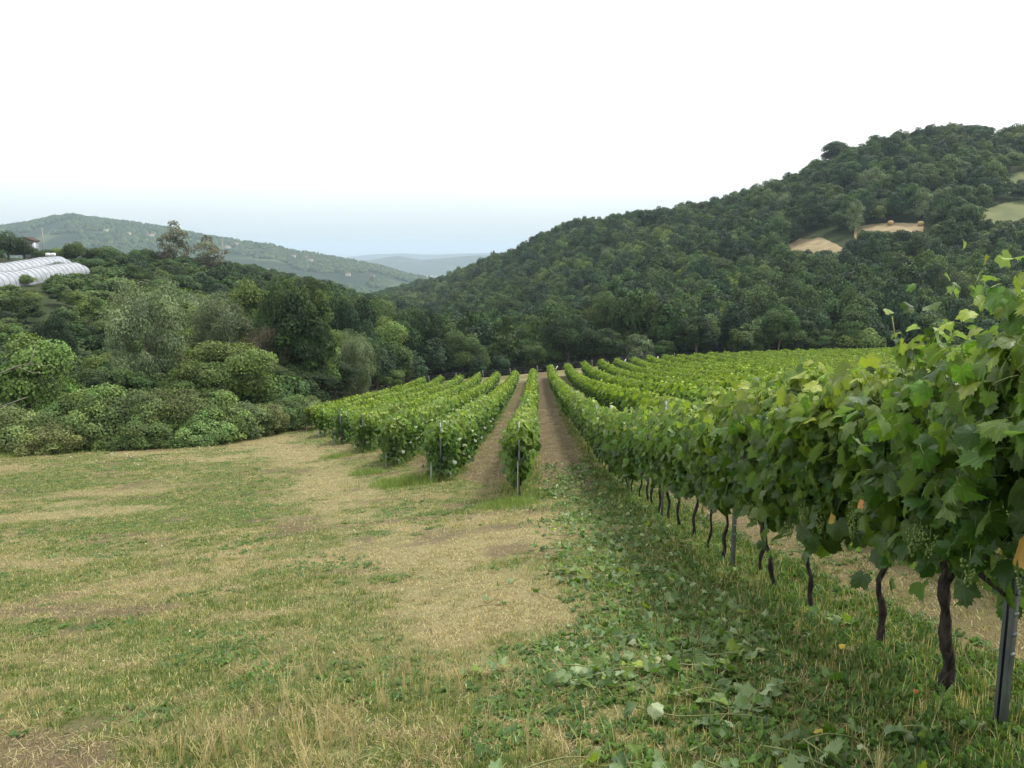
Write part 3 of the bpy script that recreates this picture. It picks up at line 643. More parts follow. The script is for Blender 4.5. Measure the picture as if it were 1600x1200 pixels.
def rosette(seed, col, n=9):
    rng = np.random.default_rng(seed); V = []; F_ = []; C = []
    for k in range(n):
        a = rng.uniform(0, 6.28); L_ = rng.uniform(.5, 1); w = L_ * .24; up = rng.uniform(.15, .9)
        ca, sa = cos(a), sin(a); off = rng.normal(0, .15, 2)
        pts = [(0, 0, 0), (.35, w, .5), (.35, -w, .5), (.75, w * .8, .8), (.75, -w * .8, .8), (1, 0, .65), (.5, 0, .45)]
        o = len(V)
        for (u_, v_, z_) in pts: V.append((off[0] + ca * u_ * L_ - sa * v_, off[1] + sa * u_ * L_ + ca * v_, z_ * up * L_))
        F_ += [(o, o + 6, o + 1), (o, o + 2, o + 6), (o + 1, o + 6, o + 3), (o + 2, o + 4, o + 6), (o + 3, o + 6, o + 5), (o + 6, o + 4, o + 5)]
        C += [np.asarray(col) * rng.uniform(.75, 1.25)] * 7
    return mesh('weed', np.array(V), np.array(F_), M['grass'], np.array(C))
GRN = [(.105, .155, .030), (.145, .19, .045), (.20, .22, .07)]; STR = [(.52, .44, .24), (.38, .31, .16), (.26, .215, .11)]; DGR = [(.06, .12, .032), (.09, .155, .045)]
SRC = [blade_tuft('tuft', 1, 16, GRN, .3, tilt=.8), blade_tuft('tuft', 2, 16, GRN + STR[:1], .3, tilt=1.0), blade_tuft('tuft', 3, 14, GRN[2:] + STR[1:], .25, tilt=.8),
       blade_tuft('tuft', 4, 15, STR, .3, tilt=1.2, w=.03), blade_tuft('tuft', 5, 13, STR, .3, h=(.8, 2.2), tilt=2.4, w=.028, droop=.1), blade_tuft('tuft', 6, 14, DGR, .25, tilt=.6),
       rosette(7, (.11, .19, .045)), rosette(8, (.085, .155, .05), 12), blade_tuft('tuft', 9, 12, [(.19, .14, .095), (.12, .085, .06), (.36, .30, .20)], .3, h=(.5, 1.3), tilt=2., w=.03, droop=.1)]
def sow(n, ymax, seed, pw=.7, y0=.9):
    rng = np.random.default_rng(seed); y = y0 + rng.random(n) ** (1 / pw) * (ymax - y0); x = rng.uniform(-1, 1, n) * (.72 * y + 1.6); return rng, x, y
rng, x, y = sow(190000, 62, 9)
pa, gr, so, st_, we = zones(x, y); ybb = np.interp(pxof(x, y), *YB)
q = rng.random(len(x)); keep = (y < ybb + 4) & (q < (1 - .35 * so - .2 * pa)); keep &= ~((so > .5) & (rng.random(len(x)) < .35))
x, y, pa, gr, so, st_, we = [v[keep] for v in (x, y, pa, gr, so, st_, we)]; n = len(x); q = rng.random(n); g2 = gr + rng.normal(0, .13, n) + 1.0 * (fbm(x * 3.2, y * 3.2, 96, 3) - .5) - .3 * pa * (fbm(x * 1.2, y * 1.2, 97, 2) < .5)
pick = np.where(g2 > .62, rng.choice([0, 1, 5, 0, 1], n), np.where(g2 > .42, rng.choice([1, 2, 2, 3, 0, 4], n), np.where(g2 > .25, rng.choice([2, 3, 3, 4, 8, 1], n), rng.choice([3, 4, 4, 8, 2], n))))
wn_ = fbm(x * 1.3 + 70, y * 1.3, 81, 3)
pick = np.where((wn_ > .60) & (q < .28) & (pa < .4), rng.choice([6, 7], n), pick)
pick = np.where((we > .4) & (q < .85), rng.choice([5, 6, 7, 6, 7, 1, 0, 4], n), pick)
pick = np.where((pa > .45) & (q < .85), rng.choice([3, 4, 3, 2], n), pick)
pick = np.where((so > .6) & (q < .8), rng.choice([8, 8, 4, 3], n), pick)
hgt = rng.uniform(.024, .056, n) * (1 + .6 * (st_ > .5)) * (1 + .35 * we) * (1 - .35 * pa) * (.75 + .6 * fbm(x * .8, y * .8, 90, 3))
big = 1 + np.clip(y - 6, 0, 60) / 22.
z = H(x, y)
scl = np.stack([.055 * big * (1 + 0 * x), .055 * big, hgt * (1 + (big - 1) * .35)], 1); ro = pick >= 6; scl[(pick == 6) | (pick == 7)] = (scl[(pick == 6) | (pick == 7)] * np.array([.85, .85, 1.1]))
scatter('meadow_grass', np.stack([x, y, z], 1), np.stack([0 * x, 0 * x, rng.uniform(0, 6.28, n)], 1), scl, pick, SRC, 'short mown meadow grass, part green and part dried to straw, with small weeds', 'grass')
# taller grass: under the rows, at row ends and along the hedge foot
TALL = [blade_tuft('tall', 21 + k, 22, [(.17, .25, .06), (.22, .27, .08)], .25, h=(.4, 1.), tilt=.9, w=.02, spread=.8) for k in range(3)]
tx, ty, ts = [], [], []
rt = np.random.default_rng(55)
for i in range(-7, 1):
    y0 = ROW_START(i) + .1; nn = int((ROW_END(i) - y0) * (10 if i < 0 else 7)); yy = y0 + (rt.random(nn) ** 1.3) * (70 - y0 if i == 0 else ROW_END(i) - y0)
    xx = xrow(i, yy) + rt.normal(0, .22, nn); tx.append(xx); ty.append(yy); ts.append(rt.uniform(.10, .30, nn) * (.55 if i == 0 else 1.1))
for cx, cy_, r_, nn, hh in ((-3.1, 24.0, 1.0, 260, .42), (-.1, 17.0, .6, 120, .3), (-5.0, 28.4, .6, 80, .35), (-7.4, 35, .6, 80, .35)):
    tx.append(cx + rt.normal(0, r_ * .5, nn)); ty.append(cy_ + rt.normal(0, r_ * .5, nn)); ts.append(rt.uniform(.5, 1, nn) * hh)
nn = 900; pxx = rt.uniform(-60, 470, nn); dd = np.interp(pxx, *YB) + rt.uniform(-1.5, 2.5, nn); tx.append(px2a(pxx) * dd); ty.append(dd); ts.append(rt.uniform(.15, .45, nn))
tx, ty, ts = map(np.concatenate, (tx, ty, ts)); tz = H(tx, ty)
scatter('tall_grass', np.stack([tx, ty, tz], 1), np.stack([0 * tx, 0 * tx, rt.uniform(0, 6.28, len(tx))], 1), np.stack([.12 + .35 * ts, .12 + .35 * ts, ts], 1), rt.integers(0, 3, len(tx)), TALL, 'taller rank green grass under the vines and along the hedge foot', 'grass')
# dry seeding stems in the foreground
def stems(seed, n):
    rng = np.random.default_rng(seed); mb = MB()
    for k in range(n):
        a = rng.uniform(0, 6.28); r = rng.uniform(0, .06); l_ = rng.uniform(.5, 1); b = rng.uniform(0, 6.28); s = np.linspace(0, 1, 6); tl = abs(rng.normal(.2, .25))
        P = np.stack([r * cos(a) + tl * l_ * s ** 1.7 * cos(b), r * sin(a) + tl * l_ * s ** 1.7 * sin(b), l_ * s * (1 - .25 * tl * s)], 1)
        c = np.array([(.68, .58, .34), (.55, .47, .26)][rng.integers(2)]) * rng.uniform(.85, 1.1); mb.add(*tube(P, .0058, 3, False), c=c)
        for j in range(9):
            t = .68 + .035 * j; q_ = P[-1] * (t) + P[-2] * 0; q_ = np.array([np.interp(t, s, P[:, m]) for m in range(3)]); d_ = rng.normal(0, .024, 3) + (0, 0, .02)
            mb.add([q_, q_ + d_ + (.004, 0, 0), q_ + d_ * 1.2 - (.004, 0, 0)], np.array([(0, 1, 2)]), c=c)
    return mb.mesh('stems', M['grass'])
STEM = [stems(k, 7) for k in range(4)]
sp = []
for (cx, cy_, sx_, sy_, nn, hh) in ((-.75, 4.6, .42, .8, 110, .22), (-1.25, 3.7, .3, .45, 24, .28), (-.9, 3.2, .35, .3, 26, .26), (-3.65, 6.1, .15, .12, 9, .24), (.0, 3.0, .6, .4, 16, .14), (.9, 2.9, .5, .3, 16, .16), (-2.0, 7, 2.2, 2.5, 90, .13), (-1.0, 10, 1, 2, 40, .15), (-.95, 2.75, .3, .15, 14, .2)):
    for _ in range(nn): sp.append((rt.normal(cx, sx_), rt.normal(cy_, sy_), hh * rt.uniform(.6, 1.15)))
sp = np.array(sp); sp = sp[sp[:, 1] > 1.8]
scatter('dry_grass_stems', np.stack([sp[:, 0], sp[:, 1], H(sp[:, 0], sp[:, 1])], 1), np.stack([0 * sp[:, 0], 0 * sp[:, 0], rt.uniform(0, 6.28, len(sp))], 1), np.repeat(sp[:, 2:3], 3, 1), rt.integers(0, 4, len(sp)), STEM, 'straw-coloured dry seeding grass stems standing in the foreground meadow', 'dry grass')
# small white meadow flowers
fb = MB()
for j in range(7):
    a = j * 2 * pi / 7; fb.add(np.array([(0, 0, 0), (.5 * cos(a - .3), .5 * sin(a - .3), .06), (.6 * cos(a), .6 * sin(a), .1), (.5 * cos(a + .3), .5 * sin(a + .3), .06)]), np.array([(0, 1, 2, 3)]), c=(.75, .76, .68))
FLW = fb.mesh('flower', M['grass'])
fx, fy = [], []
for cx, cy_, sp_, nn in ((-17, 40, 3.5, 60), (-21, 42, 2, 30), (-6.5, 13.5, .7, 14), (-3.0, 14, .5, 8), (-.9, 8.4, .5, 6), (-3, 8, 2, 14), (-11, 38, 2, 20)):
    fx.append(rt.normal(cx, sp_, nn)); fy.append(rt.normal(cy_, sp_ * .7, nn))
fx, fy = np.concatenate(fx), np.concatenate(fy); fs = .009 + .0011 * np.clip(fy, 0, 50) * rt.uniform(.5, 1.2, len(fx))
scatter('meadow_flowers', np.stack([fx, fy, H(fx, fy) + .05], 1), np.stack([rt.normal(0, .3, len(fx)), rt.normal(0, .3, len(fx)), 0 * fx], 1), np.repeat(fs[:, None], 3, 1), 0 * fx, [FLW], 'tiny white wild flowers dotted over the meadow', 'flowers')

# ------------------------------------------------------------------ pruned vine shoots on the ground
rc = np.random.default_rng(77)
def cutting(x, y, n, L_, ang, pale, label):
    z = h1(x, y); t = link('vine_cutting', None, loc=(x, y, z), rot=(math.atan((h1(x, y + .3) - z) / .3), 0, 0)); t.empty_display_size = .1
    s = np.linspace(-.5, .5, 9); cu = rc.uniform(-.5, .5); P = np.stack([L_ * s * cos(ang) - cu * L_ * s ** 2 * sin(ang), L_ * s * sin(ang) + cu * L_ * s ** 2 * cos(ang), .035 + .02 * np.sin(s * 8 + cu * 9)], 1)
    link('stem', MB().add(*tube(P, np.linspace(.0045, .002, 9), 5)).mesh('stem', M['shoot'], True), t)
    for k in range(n):
        u = rc.uniform(-.5, .5); p = np.array([np.interp(u, s, P[:, m]) for m in range(3)]); p[:2] += rc.normal(0, .05, 2); p[2] = rc.uniform(.015, .065)
        nr = np.array([rc.normal(0, .55), rc.normal(0, .55), 1.]) * (-1 if rc.random() < pale else 1); tp = np.array([rc.normal(), rc.normal(), -.1])
        R = frames(nr[None], tp[None])[0]; q = rc.random()
        me_ = LEAFM[int(rc.integers(15))] if q < .38 else (PALELF[int(rc.integers(4))] if q < .78 else CURLF[int(rc.integers(4))])
        lo = link('leaf', me_, t, loc=p); sz = rc.uniform(.04, .105); lo.scale = (sz, sz, sz * rc.uniform(1, 2.4)); lo.rotation_euler = Matrix(R.tolist()).to_euler()
    tag(t, label, 'vine cutting', 'pruned vine shoots lying beside the near row'); return t
cutting(.78, 2.95, 5, .55, .9, .3, 'cut vine shoot with large dark leaves in the bottom foreground, left of the near post')
cutting(1.25, 3.3, 4, .5, 1.2, .5, 'cut vine stem with a yellow withered tip standing up from the grass')
cutting(.22, 3.3, 7, .7, .35, .5, 'long pale cut vine shoot slanting across the straw in the foreground')
cutting(-.08, 4.9, 4, .35, .2, .8, 'small lone cut vine shoot with a pale leaf left of the others')
cutting(-.15, 7.3, 2, .2, .1, 1, 'single pale upturned vine leaf lying alone in the meadow')
for k in range(150):
    y = 2.6 + 22 * rc.random() ** 1.25; o = -rc.choice([.5, 1.0, 1.25, 1.5, 1.35], p=[.15, .2, .25, .2, .2]) + rc.normal(0, .27)
    if fbm(np.array([y * .55]), np.array([o * .8]), 5, 2)[0] < .33 and y > 4: continue
    cutting(xrow(0, y) + o, y, int(rc.integers(9, 17) if y < 9 else rc.integers(6, 11)), rc.uniform(.35, .9), rc.normal(.1, .6), .5, 'wilting cut grey-green vine shoot ' + ('in the weeds left of the thick near trunk' if y < 5 else 'on the weeds beside the slimmer trunks' if y < 9 else 'beside the second to fourth steel posts' if y < 17 else 'far along the lane near the single row'))
nl_ = 4300; cy_ = 2.4 + 24 * rc.random(nl_) ** 1.3; co = -rc.choice([.35, .9, 1.2, 1.5], nl_) + rc.normal(0, .30, nl_)
kp = fbm(cy_ * .9, co * 1.6, 5, 3) + .22 * (rc.random(nl_) - .5) > .51; cy_, co = cy_[kp], co[kp]; cx_ = xrow(0, cy_) + co; nl_ = len(cx_)
scatter('leaf_clippings', np.stack([cx_, cy_, H(cx_, cy_) + rc.uniform(.015, .05, nl_)], 1), np.stack([rc.normal(0, .5, nl_) + pi * (rc.random(nl_) < .5), rc.normal(0, .5, nl_), rc.uniform(0, 6.28, nl_)], 1), (rc.uniform(.03, .085, nl_) * (1 + .02 * cy_))[:, None] * np.array([[.85, 1, 2.2]]), rc.integers(0, 14, nl_), PALELF + PALELF[:2] + CURLF + [LEAFM[k] for k in (0, 2, 5, 8)], 'strip of wilted pale green vine leaf clippings along the near row', 'clippings')
for (x, y, c_, s_, lb) in ((1.33, 3.42, YELLOW, .045, 'fallen yellow vine leaf beside the cut stem'), (1.95, 4.75, YELLOW, .05, 'fallen yellow vine leaf at the foot of a dark trunk'), (1.93, 3.8, ORANGE, .035, 'fallen orange leaf at the foot of the thick leaning trunk')):
    tag(link('fallen_leaf', c_, loc=(x, y, h1(x, y) + .05), rot=(.3, .2, random.uniform(0, 6)), scl=(s_,) * 3), lb, 'leaf')

# ------------------------------------------------------------------ trees
def crown_mesh(name, seed, nleaf, size, col, nclump=46, cz=1.22, rz=.95, low=-.8, clr=.29, narrow=.45, droop=0., open_=0.25, lobes=0.):
    """unit crown, radius about 1, top about 2.2"""
    rng = np.random.default_rng(seed)
    d = rdir(rng, nclump * 3); d = d[d[:, 2] > low][:nclump]; k = len(d)
    rad = rng.uniform(.5, 1.1, k) * (1 - clr * .75); c = d * rad[:, None] * np.array([1, 1, rz]); c[:, 2] += cz
    if lobes: c[:, :2] *= (1 - lobes * np.clip(c[:, 2:3] - cz, 0, 1))
    rcl = clr * rng.uniform(.6, 1.25, k); per = rcl ** 2 / np.sum(rcl ** 2); cnt = np.maximum((per * nleaf).astype(int), 3)
    ci = np.repeat(np.arange(k), cnt); n = len(ci); dd = rdir(rng, n); dd[:, 2] = np.where(dd[:, 2] < -.3, -dd[:, 2], dd[:, 2])
    rr = rng.uniform(.55, 1.0 + open_, n) ** .6
    pos = c[ci] + dd * (rcl[ci] * rr)[:, None] * np.array([1, 1, .85]); pos[:, 2] -= droop * rng.random(n) * .25
    nr = norm(dd * .7 + d[ci] * .4 + rdir(rng, n) * .75 + (0, 0, .25)); tp = rdir(rng, n) + np.array([0, 0, -droop * 2])
    tv = np.array([(0, -.5, 0), (narrow, 0, .06), (0, .5, 0), (-narrow, 0, .06)]); tf = np.array([(0, 1, 2, 3)])
    cl = np.asarray(col) * rng.uniform(.66, 1.45, (k, 1)) * (1 + rng.normal(0, .05, (k, 3))); cc = cl[ci] * rng.uniform(.75, 1.3, (n, 1))
    V, F_, C = stamp(tv, tf, pos, frames(nr, tp), size * rng.uniform(.6, 1.35, n), cc)
    return mesh(name, V, F_, M['tree'], np.clip(C, 0, 1)), c
def limbs_mesh(seed, c, r=.05, matk='treebark', nl=9):
    rng = np.random.default_rng(seed); mb = MB(); z = np.linspace(-.12, 1.25, 6); P = np.stack([.05 * np.sin(z * 3 + seed), .05 * np.cos(z * 2.5 + seed), z], 1)
    mb.add(*tube(P, np.linspace(r * 1.3, r * .5, 6), 7))
    for j in rng.permutation(len(c))[:nl]:
        s = P[rng.integers(1, 5)]; e = c[j]; m_ = (s + e) / 2 + (0, 0, .08); mb.add(*tube([s, m_, e], [r * .5, r * .3, r * .1], 5))
    return mb.mesh('trunk', M[matk], True)
DK = (.032, .062, .017); MD = (.050, .089, .023); LT = (.086, .132, .030); BL = (.028, .058, .023); WI = (.13, .17, .085); BR = (.125, .185, .055); TW = (.125, .11, .07); OL = (.058, .095, .026)
KIND = {}
def reg(key, variants, hi, hs, lo_, ls, label, name, **kw):
    KIND[key] = dict(hi=[], lo=[], label=label, name=name)
    for v, col in enumerate(variants):
        m_, c_ = crown_mesh('crown', hash(key) % 97 + v * 13 + 5, hi, hs, col, **kw); KIND[key]['hi'].append((m_, limbs_mesh(v, c_)))
        if lo_: m_, c_ = crown_mesh('crown', hash(key) % 97 + v * 17 + 8, lo_, ls, col, **kw); KIND[key]['lo'].append((m_, limbs_mesh(v, c_)))
import zlib
def hash(s): return zlib.crc32(s.encode())
reg('oak', [DK, MD], 15000, .062, 4800, .105, 'dark rounded broadleaf tree', 'broadleaf_tree')
reg('tall', [MD, BL], 15000, .060, 4800, .10, 'tall oval mid-green tree', 'oval_tree', rz=1.15, nclump=40, clr=.3, lobes=.3)
reg('acacia', [LT, OL], 14000, .056, 4400, .10, 'yellow-green feathery tree', 'feathery_tree', open_=.25, nclump=30, clr=.36)
reg('chestnut', [BL, DK], 14000, .066, 4800, .11, 'broad blue-green tree', 'spreading_tree', nclump=26, clr=.42)
reg('willow', [WI], 26000, .050, 3400, .11, 'grey-green willow', 'willow_tree', narrow=.22, droop=.5, nclump=70, clr=.26, rz=1.12, cz=1.12, low=-.97)
reg('poplar', [(.15, .16, .10)], 4200, .07, 1500, .12, 'thin wispy tall tree', 'wispy_tree', nclump=26, clr=.22, open_=.5, rz=1.15, lobes=.2)
reg('shrub', [MD, LT, OL, DK], 9000, .075, 2200, .14, 'low rounded shrub', 'shrub', cz=.55, rz=.65, low=-.3, nclump=26, clr=.4)
reg('twiggy', [TW, (.085, .08, .045)], 9000, .07, 0, 0, 'brownish twiggy half-dead tree hung with creeper', 'creeper_covered_tree', narrow=.15, droop=.7, nclump=34, open_=.3)
BRM = []
for v in range(4):
    m_, c_ = crown_mesh('bramble', 900 + v, 26000, .050, [BR, (.12, .165, .06), (.15, .18, .06), (.10, .15, .045)][v], cz=.40, rz=.64, low=-.25, nclump=130, clr=.19, open_=.45, narrow=.38); BRM.append(m_)
TOPH = {'oak': 2.25, 'tall': 2.4, 'acacia': 2.25, 'chestnut': 2.2, 'willow': 2.25, 'poplar': 2.45, 'shrub': 1.25, 'twiggy': 2.25}
rtz = np.random.default_rng(12)
def put_tree(key, x, y, w, h, label, group, hi, sub=True, v=None, name=None, cat='tree'):
    K = KIND[key]; z = h1(x, y) - .15; L_ = K['hi'] if (hi or not K['lo']) else K['lo']; cr, tr = L_[rtz.integers(len(L_)) if v is None else v]
    sc = (w / 2, w / 2, h / TOPH[key]); t = link(name or K['name'], None, loc=(x, y, z), rot=(0, 0, rtz.uniform(0, 6.28)), scl=sc)
    link('trunk', tr, t); c = link('crown', cr, t); tag(t, label, cat, group); return t
def tree_px(key, px, depth, top, wpx, label, cat='tree', **kw):
    x = at(px, depth); z = h1(x, depth); h = max(ztop(top, depth) - z, 1.); return put_tree(key, x, depth, wpx * depth / 1330., h, label, kw.pop('group', 'landmark trees'), True, cat=cat, **kw)
HAND = [
 ('willow', 222, 74, 412, 140, 'big round grey-green willow rising above the bramble hedge on the left'),
 ('willow', 345, 88, 440, 120, 'broad pale willow between the round willow and the brown creeper tree'),
 ('acacia', 390, 100, 422, 95, 'pale yellow-green tree behind the brown creeper-hung tree'),
 ('twiggy', 418, 76, 478, 85, 'brown twiggy half-dead tree hung with creeper above the hedge'),
 ('twiggy', 395, 72, 540, 90, 'low tangle of brown dead twigs and creeper at the hedge top'),
 ('chestnut', 82, 80, 478, 62, 'small dark bluish tree on the left slope beside the round willow'),
 ('acacia', 35, 52, 505, 150, 'leafy bright green tree with bare branches at the left edge'),
 ('poplar', 276, 215, 343, 62, 'thin wispy tree standing tall on the left ridge'),
 ('poplar', 333, 215, 366, 66, 'second wispy tree on the left ridge, shorter and wider'),
 ('chestnut', 274, 190, 410, 38, 'dark round tree just below the wispy ridge trees'),
 ('chestnut', 478, 74, 575, 88, 'dark rounded thicket tree at the upper left corner of the vineyard'),
 ('tall', 445, 112, 470, 70, 'green leafy tree behind the creeper tree, left of the valley'),
 ('acacia', 478, 90, 515, 84, 'bright green spreading tree above the dark thicket by the vineyard corner'),
 ('tall', 490, 150, 428, 70, 'tall light tree topping the left ridge above the valley'),
 ('acacia', 545, 190, 452, 60, 'light green tree on the shoulder dropping into the valley'),
 ('willow', 560, 93, 566, 34, 'small pale silvery tree in front of the dark woods beyond the left rows'),
 ('acacia', 608, 108, 572, 46, 'small bright green tree beside the silvery one beyond the left rows'),
 ('oak', 572, 112, 520, 66, 'dark dense tree behind the small silvery tree'),
 ('willow', 682, 142, 522, 58, 'dark drooping willow-like tree left of the bright rounded tree'),
 ('acacia', 722, 138, 514, 74, 'bright rounded yellow-green tree beyond the end of the left rows'),
 ('acacia', 800, 150, 530, 70, 'low mid-green tree above the end of the central lane'),
 ('oak', 838, 142, 530, 50, 'round green tree above the far end of the near row'),
 ('chestnut', 900, 150, 506, 82, 'spreading dark tree with layered branches behind the right rows'),
 ('willow', 970, 165, 520, 64, 'soft grey-green tree right of the layered dark tree'),
 ('willow', 1015, 178, 466, 82, 'large rounded olive tree standing out on the foot of the right hill'),
 ('oak', 1022, 154, 514, 52, 'dark rounded bush tree in front of the olive tree'),
 ('acacia', 1072, 168, 506, 46, 'small yellow-green tree right of the dark rounded bush tree'),
 ('tall', 1165, 160, 500, 78, 'feathery dark tree behind the right rows'),
 ('tall', 1215, 166, 488, 66, 'pointed mid-green tree right of the feathery dark one'),
 ('tall', 1258, 158, 498, 66, 'green tree at the edge of the rows below the tan field'),
 ('shrub', 1345, 156, 512, 70, 'wide low green shrub at the top edge of the right vineyard'),
 ('chestnut', 1355, 200, 436, 88, 'large grey-green tree above the wide low shrub on the right'),
 ('oak', 1240, 215, 404, 50, 'dark round tree directly below the left tan field'),
 ('shrub', 20, 200, 365, 58, 'dark rounded tree beside the rusty roof at the left edge'),
 ('shrub', 125, 205, 377, 40, 'dark green tree on the left ridge right of the pole'),
 ('shrub', 170, 210, 384, 64, 'dark green tree clump on the left ridge above the white tunnels'),
 ('shrub', 228, 212, 388, 50, 'dark green tree on the left ridge before the wispy trees'),
 ('oak', 771, 600, 389, 10, 'small lone tree breaking the skyline where the right hill begins'),
 ('chestnut', 1290, 430, 218, 42, 'tree with a ragged top on the skyline step of the right hill'),
 ('shrub', 44, 216, 383, 44, 'green bush hiding the foot of the rusty-roofed shed'),
 ('shrub', 76, 200, 389, 40, 'green bush at the foot of the pale utility pole'),
 ('shrub', -6, 186, 388, 46, 'bush above the tunnels cut by the left photo edge'),
 ('shrub', 104, 206, 387, 44, 'green bush above the right part of the white tunnels'),
 ('shrub', 148, 186, 403, 44, 'green bush at the right tip of the white tunnels'),
 ('shrub', 96, 168, 410, 38, 'green bush in front of the white tunnels'),
 ('shrub', 42, 150, 428, 34, 'dark bush overlapping the lower edge of the white tunnels'),
]
handpos = []
for h_ in HAND:
    tree_px(*h_, **({'cat': 'shrub'} if h_[0] == 'shrub' and 'tree' not in h_[5] else ({'name': 'broadleaf_tree'} if h_[0] == 'shrub' else {}))); handpos.append((at(h_[1], h_[2]), h_[2], h_[4] * h_[2] / 1330 / 2))
# rust-coloured tree and bare dead branches
m_, c_ = crown_mesh('crown', 71, 5000, .08, (.20, .085, .04)); KIND['rust'] = dict(hi=[(m_, limbs_mesh(3, c_))], lo=[], label='', name='autumn_tree'); TOPH['rust'] = 2.25
tree_px('rust', 616, 300, 488, 24, 'small rust-coloured tree among the green valley trees')
tree_px('rust', 862 + 0, 400, 452, 1, 'x') if False else None
bm_ = MB()
for P, r0 in ((((-3.2, 0, .0), (-1.6, 0, 1.4), (-.4, .1, 1.9), (.6, 0, 2.1), (.9, .1, 3.1)), .07), (((.6, 0, 2.1), (1.3, .1, 1.95), (2.0, 0, 2.0)), .03), (((-.4, .1, 1.9), (.4, .3, 1.5), (1.3, .2, 1.45)), .03), (((-3.2, .1, -1.4), (-1.2, 0, -.6), (.2, .1, -.1)), .06)):
    bm_.add(*tube(np.array(P), np.linspace(r0, r0 * .35, len(P)), 6))
x = at(25, 46.5); o = link('dead_branch', bm_.mesh('dead_branch', M['deadwood'], True), loc=(x, 46.5, ztop(618, 46.5)), scl=(.85,) * 3); tag(o, 'bare bleached forked branch sticking out of the tree at the left edge', 'branch')

# bramble hedge along the meadow
BLAB = ['dense bramble bush of the hedge, partly outside the left photo edge', 'dense bramble bush at the left end of the hedge under the bare branches', 'bramble bush below the leafy bright green tree at the left',
 'bramble bush at the left flank of the hedge, right of the leafy bright tree', 'tall pale-tipped bramble bush where the hedge first rises highest', 'highest bramble bush of the hedge, left below the round willow',
 'broad bramble bush of the hedge directly below the round willow', 'bramble bush between the round willow and the broad pale willow', 'bramble bush below the broad pale willow', 'bramble bush below the brown creeper-hung tree',
 'lower green bramble bush where the hedge bends back to the vineyard', 'small bramble bush right of the hedge bend', 'small bramble bush near the outermost row end', 'last small bramble bush touching the vineyard corner',
 'low dark-footed bramble bush bulging forward at the left of the hedge', 'low bramble bush bulging forward at the middle of the hedge', 'low bramble bush bulging forward at the right of the hedge']
for k, (px, top, w) in enumerate(((-90, 622, 120), (-20, 628, 120), (40, 640, 110), (95, 622, 110), (140, 606, 110), (190, 602, 110), (240, 600, 100), (285, 606, 100), (325, 614, 95), (362, 622, 80), (398, 626, 60), (428, 622, 50), (452, 618, 46), (474, 614, 40), (70, 655, 70), (215, 640, 90), (305, 640, 80))):
    d = float(np.interp(px, *YB)) + (1.6 if k < 14 else .2); x = at(px, d); z = h1(x, d) - .35; h = ztop(top + 4, d) - z
    b = link('bramble_bush', BRM[k % 4], loc=(x, d, z), rot=(0, 0, rtz.uniform(-.35, .35) + (pi if k % 2 else 0)), scl=(w * d / 1330 / 1.35, 2.4, h / 1.1))
    tag(b, BLAB[k], 'bush', 'bramble bushes of the hedge')

# woods: individuals for the trees that show largest, the rest as one mass
LIM_X = [-400, 0, 30, 80, 130, 200, 300, 400, 450, 520, 555, 575, 600, 640, 700, 770, 830, 890, 940, 990, 1060, 1110, 1160, 1220, 1260, 1285, 1290, 1340, 1400, 1450, 1490, 1500, 1512, 1545, 1600, 2300]
LIM_Y = [400, 442, 432, 414, 402, 394, 398, 410, 424, 436, 450, 458, 448, 437, 418, 394, 360, 340, 336, 322, 321, 313, 291, 273, 252, 245, 226, 215, 200, 192, 187, 188, 206, 196, 200, 230]
TB = ([-400, 0, 300, 420, 470, 500, 570, 640, 700, 900, 1060, 1200, 1400, 2300], [52, 53, 58, 64, 68, 76, 93, 122, 134, 140, 147, 152, 156, 162])
FIELDS = []          # tan clearings: (name, px range, top py at samples)
def clearing(px0, px1, pts, over=34):
    """find the depths at which the slope is seen at the given heights"""
    xs = np.linspace(px0, px1, 24); tops = np.interp(xs, [p[0] for p in pts], [p[1] for p in pts]); out = []
    dd = np.arange(180, 440, 1.)
    for px, tp in zip(xs, tops):
        a_ = px2a(px, tp); zz = H(a_ * dd, dd); s_ = zz / dd; j = np.argmax(s_ >= slope(tp)); dB = dd[j]
        ov = over * (.12 + .88 * math.sin(pi * min(max((px - px0) / (px1 - px0), .0), 1)) ** .5); j2 = np.argmax(s_ >= slope(tp + ov)); out.append((px, dd[j2], dB, a_))
    return out
CLR = [('hay_field', 'hay', clearing(1335, 1443, [(1335, 360), (1355, 354), (1390, 352), (1443, 353)], 19), 'narrow strip of cut tan hay field among trees on the right hill'),
       ('hay_slope', 'hay', clearing(1222, 1316, [(1222, 390), (1250, 377), (1285, 375), (1316, 391)], 32), 'small reddish-tan clearing below and left of the hay strip'),
       ('pasture', 'hayg', clearing(1518, 1640, [(1518, 338), (1560, 324), (1640, 306)], 22), 'olive pasture on the right hill near the photo edge'),
       ('upper_pasture', 'hayg', clearing(1548, 1640, [(1548, 282), (1600, 271), (1640, 266)], 18), 'thin tan pasture high on the right hill at the photo edge')]
def in_clearing(x, y, pad=3.):
    px = 800 + 1317 * x / y
    for nm, mk, pts, lb in CLR:
        P = np.array([p[0] for p in pts]); lo_ = np.array([p[1] for p in pts]); hi_ = np.array([p[2] for p in pts])
        if P[0] - 8 < px < P[-1] + 6 and np.interp(px, P, lo_) - pad < y < np.interp(px, P, hi_) + 1: return True
    return False
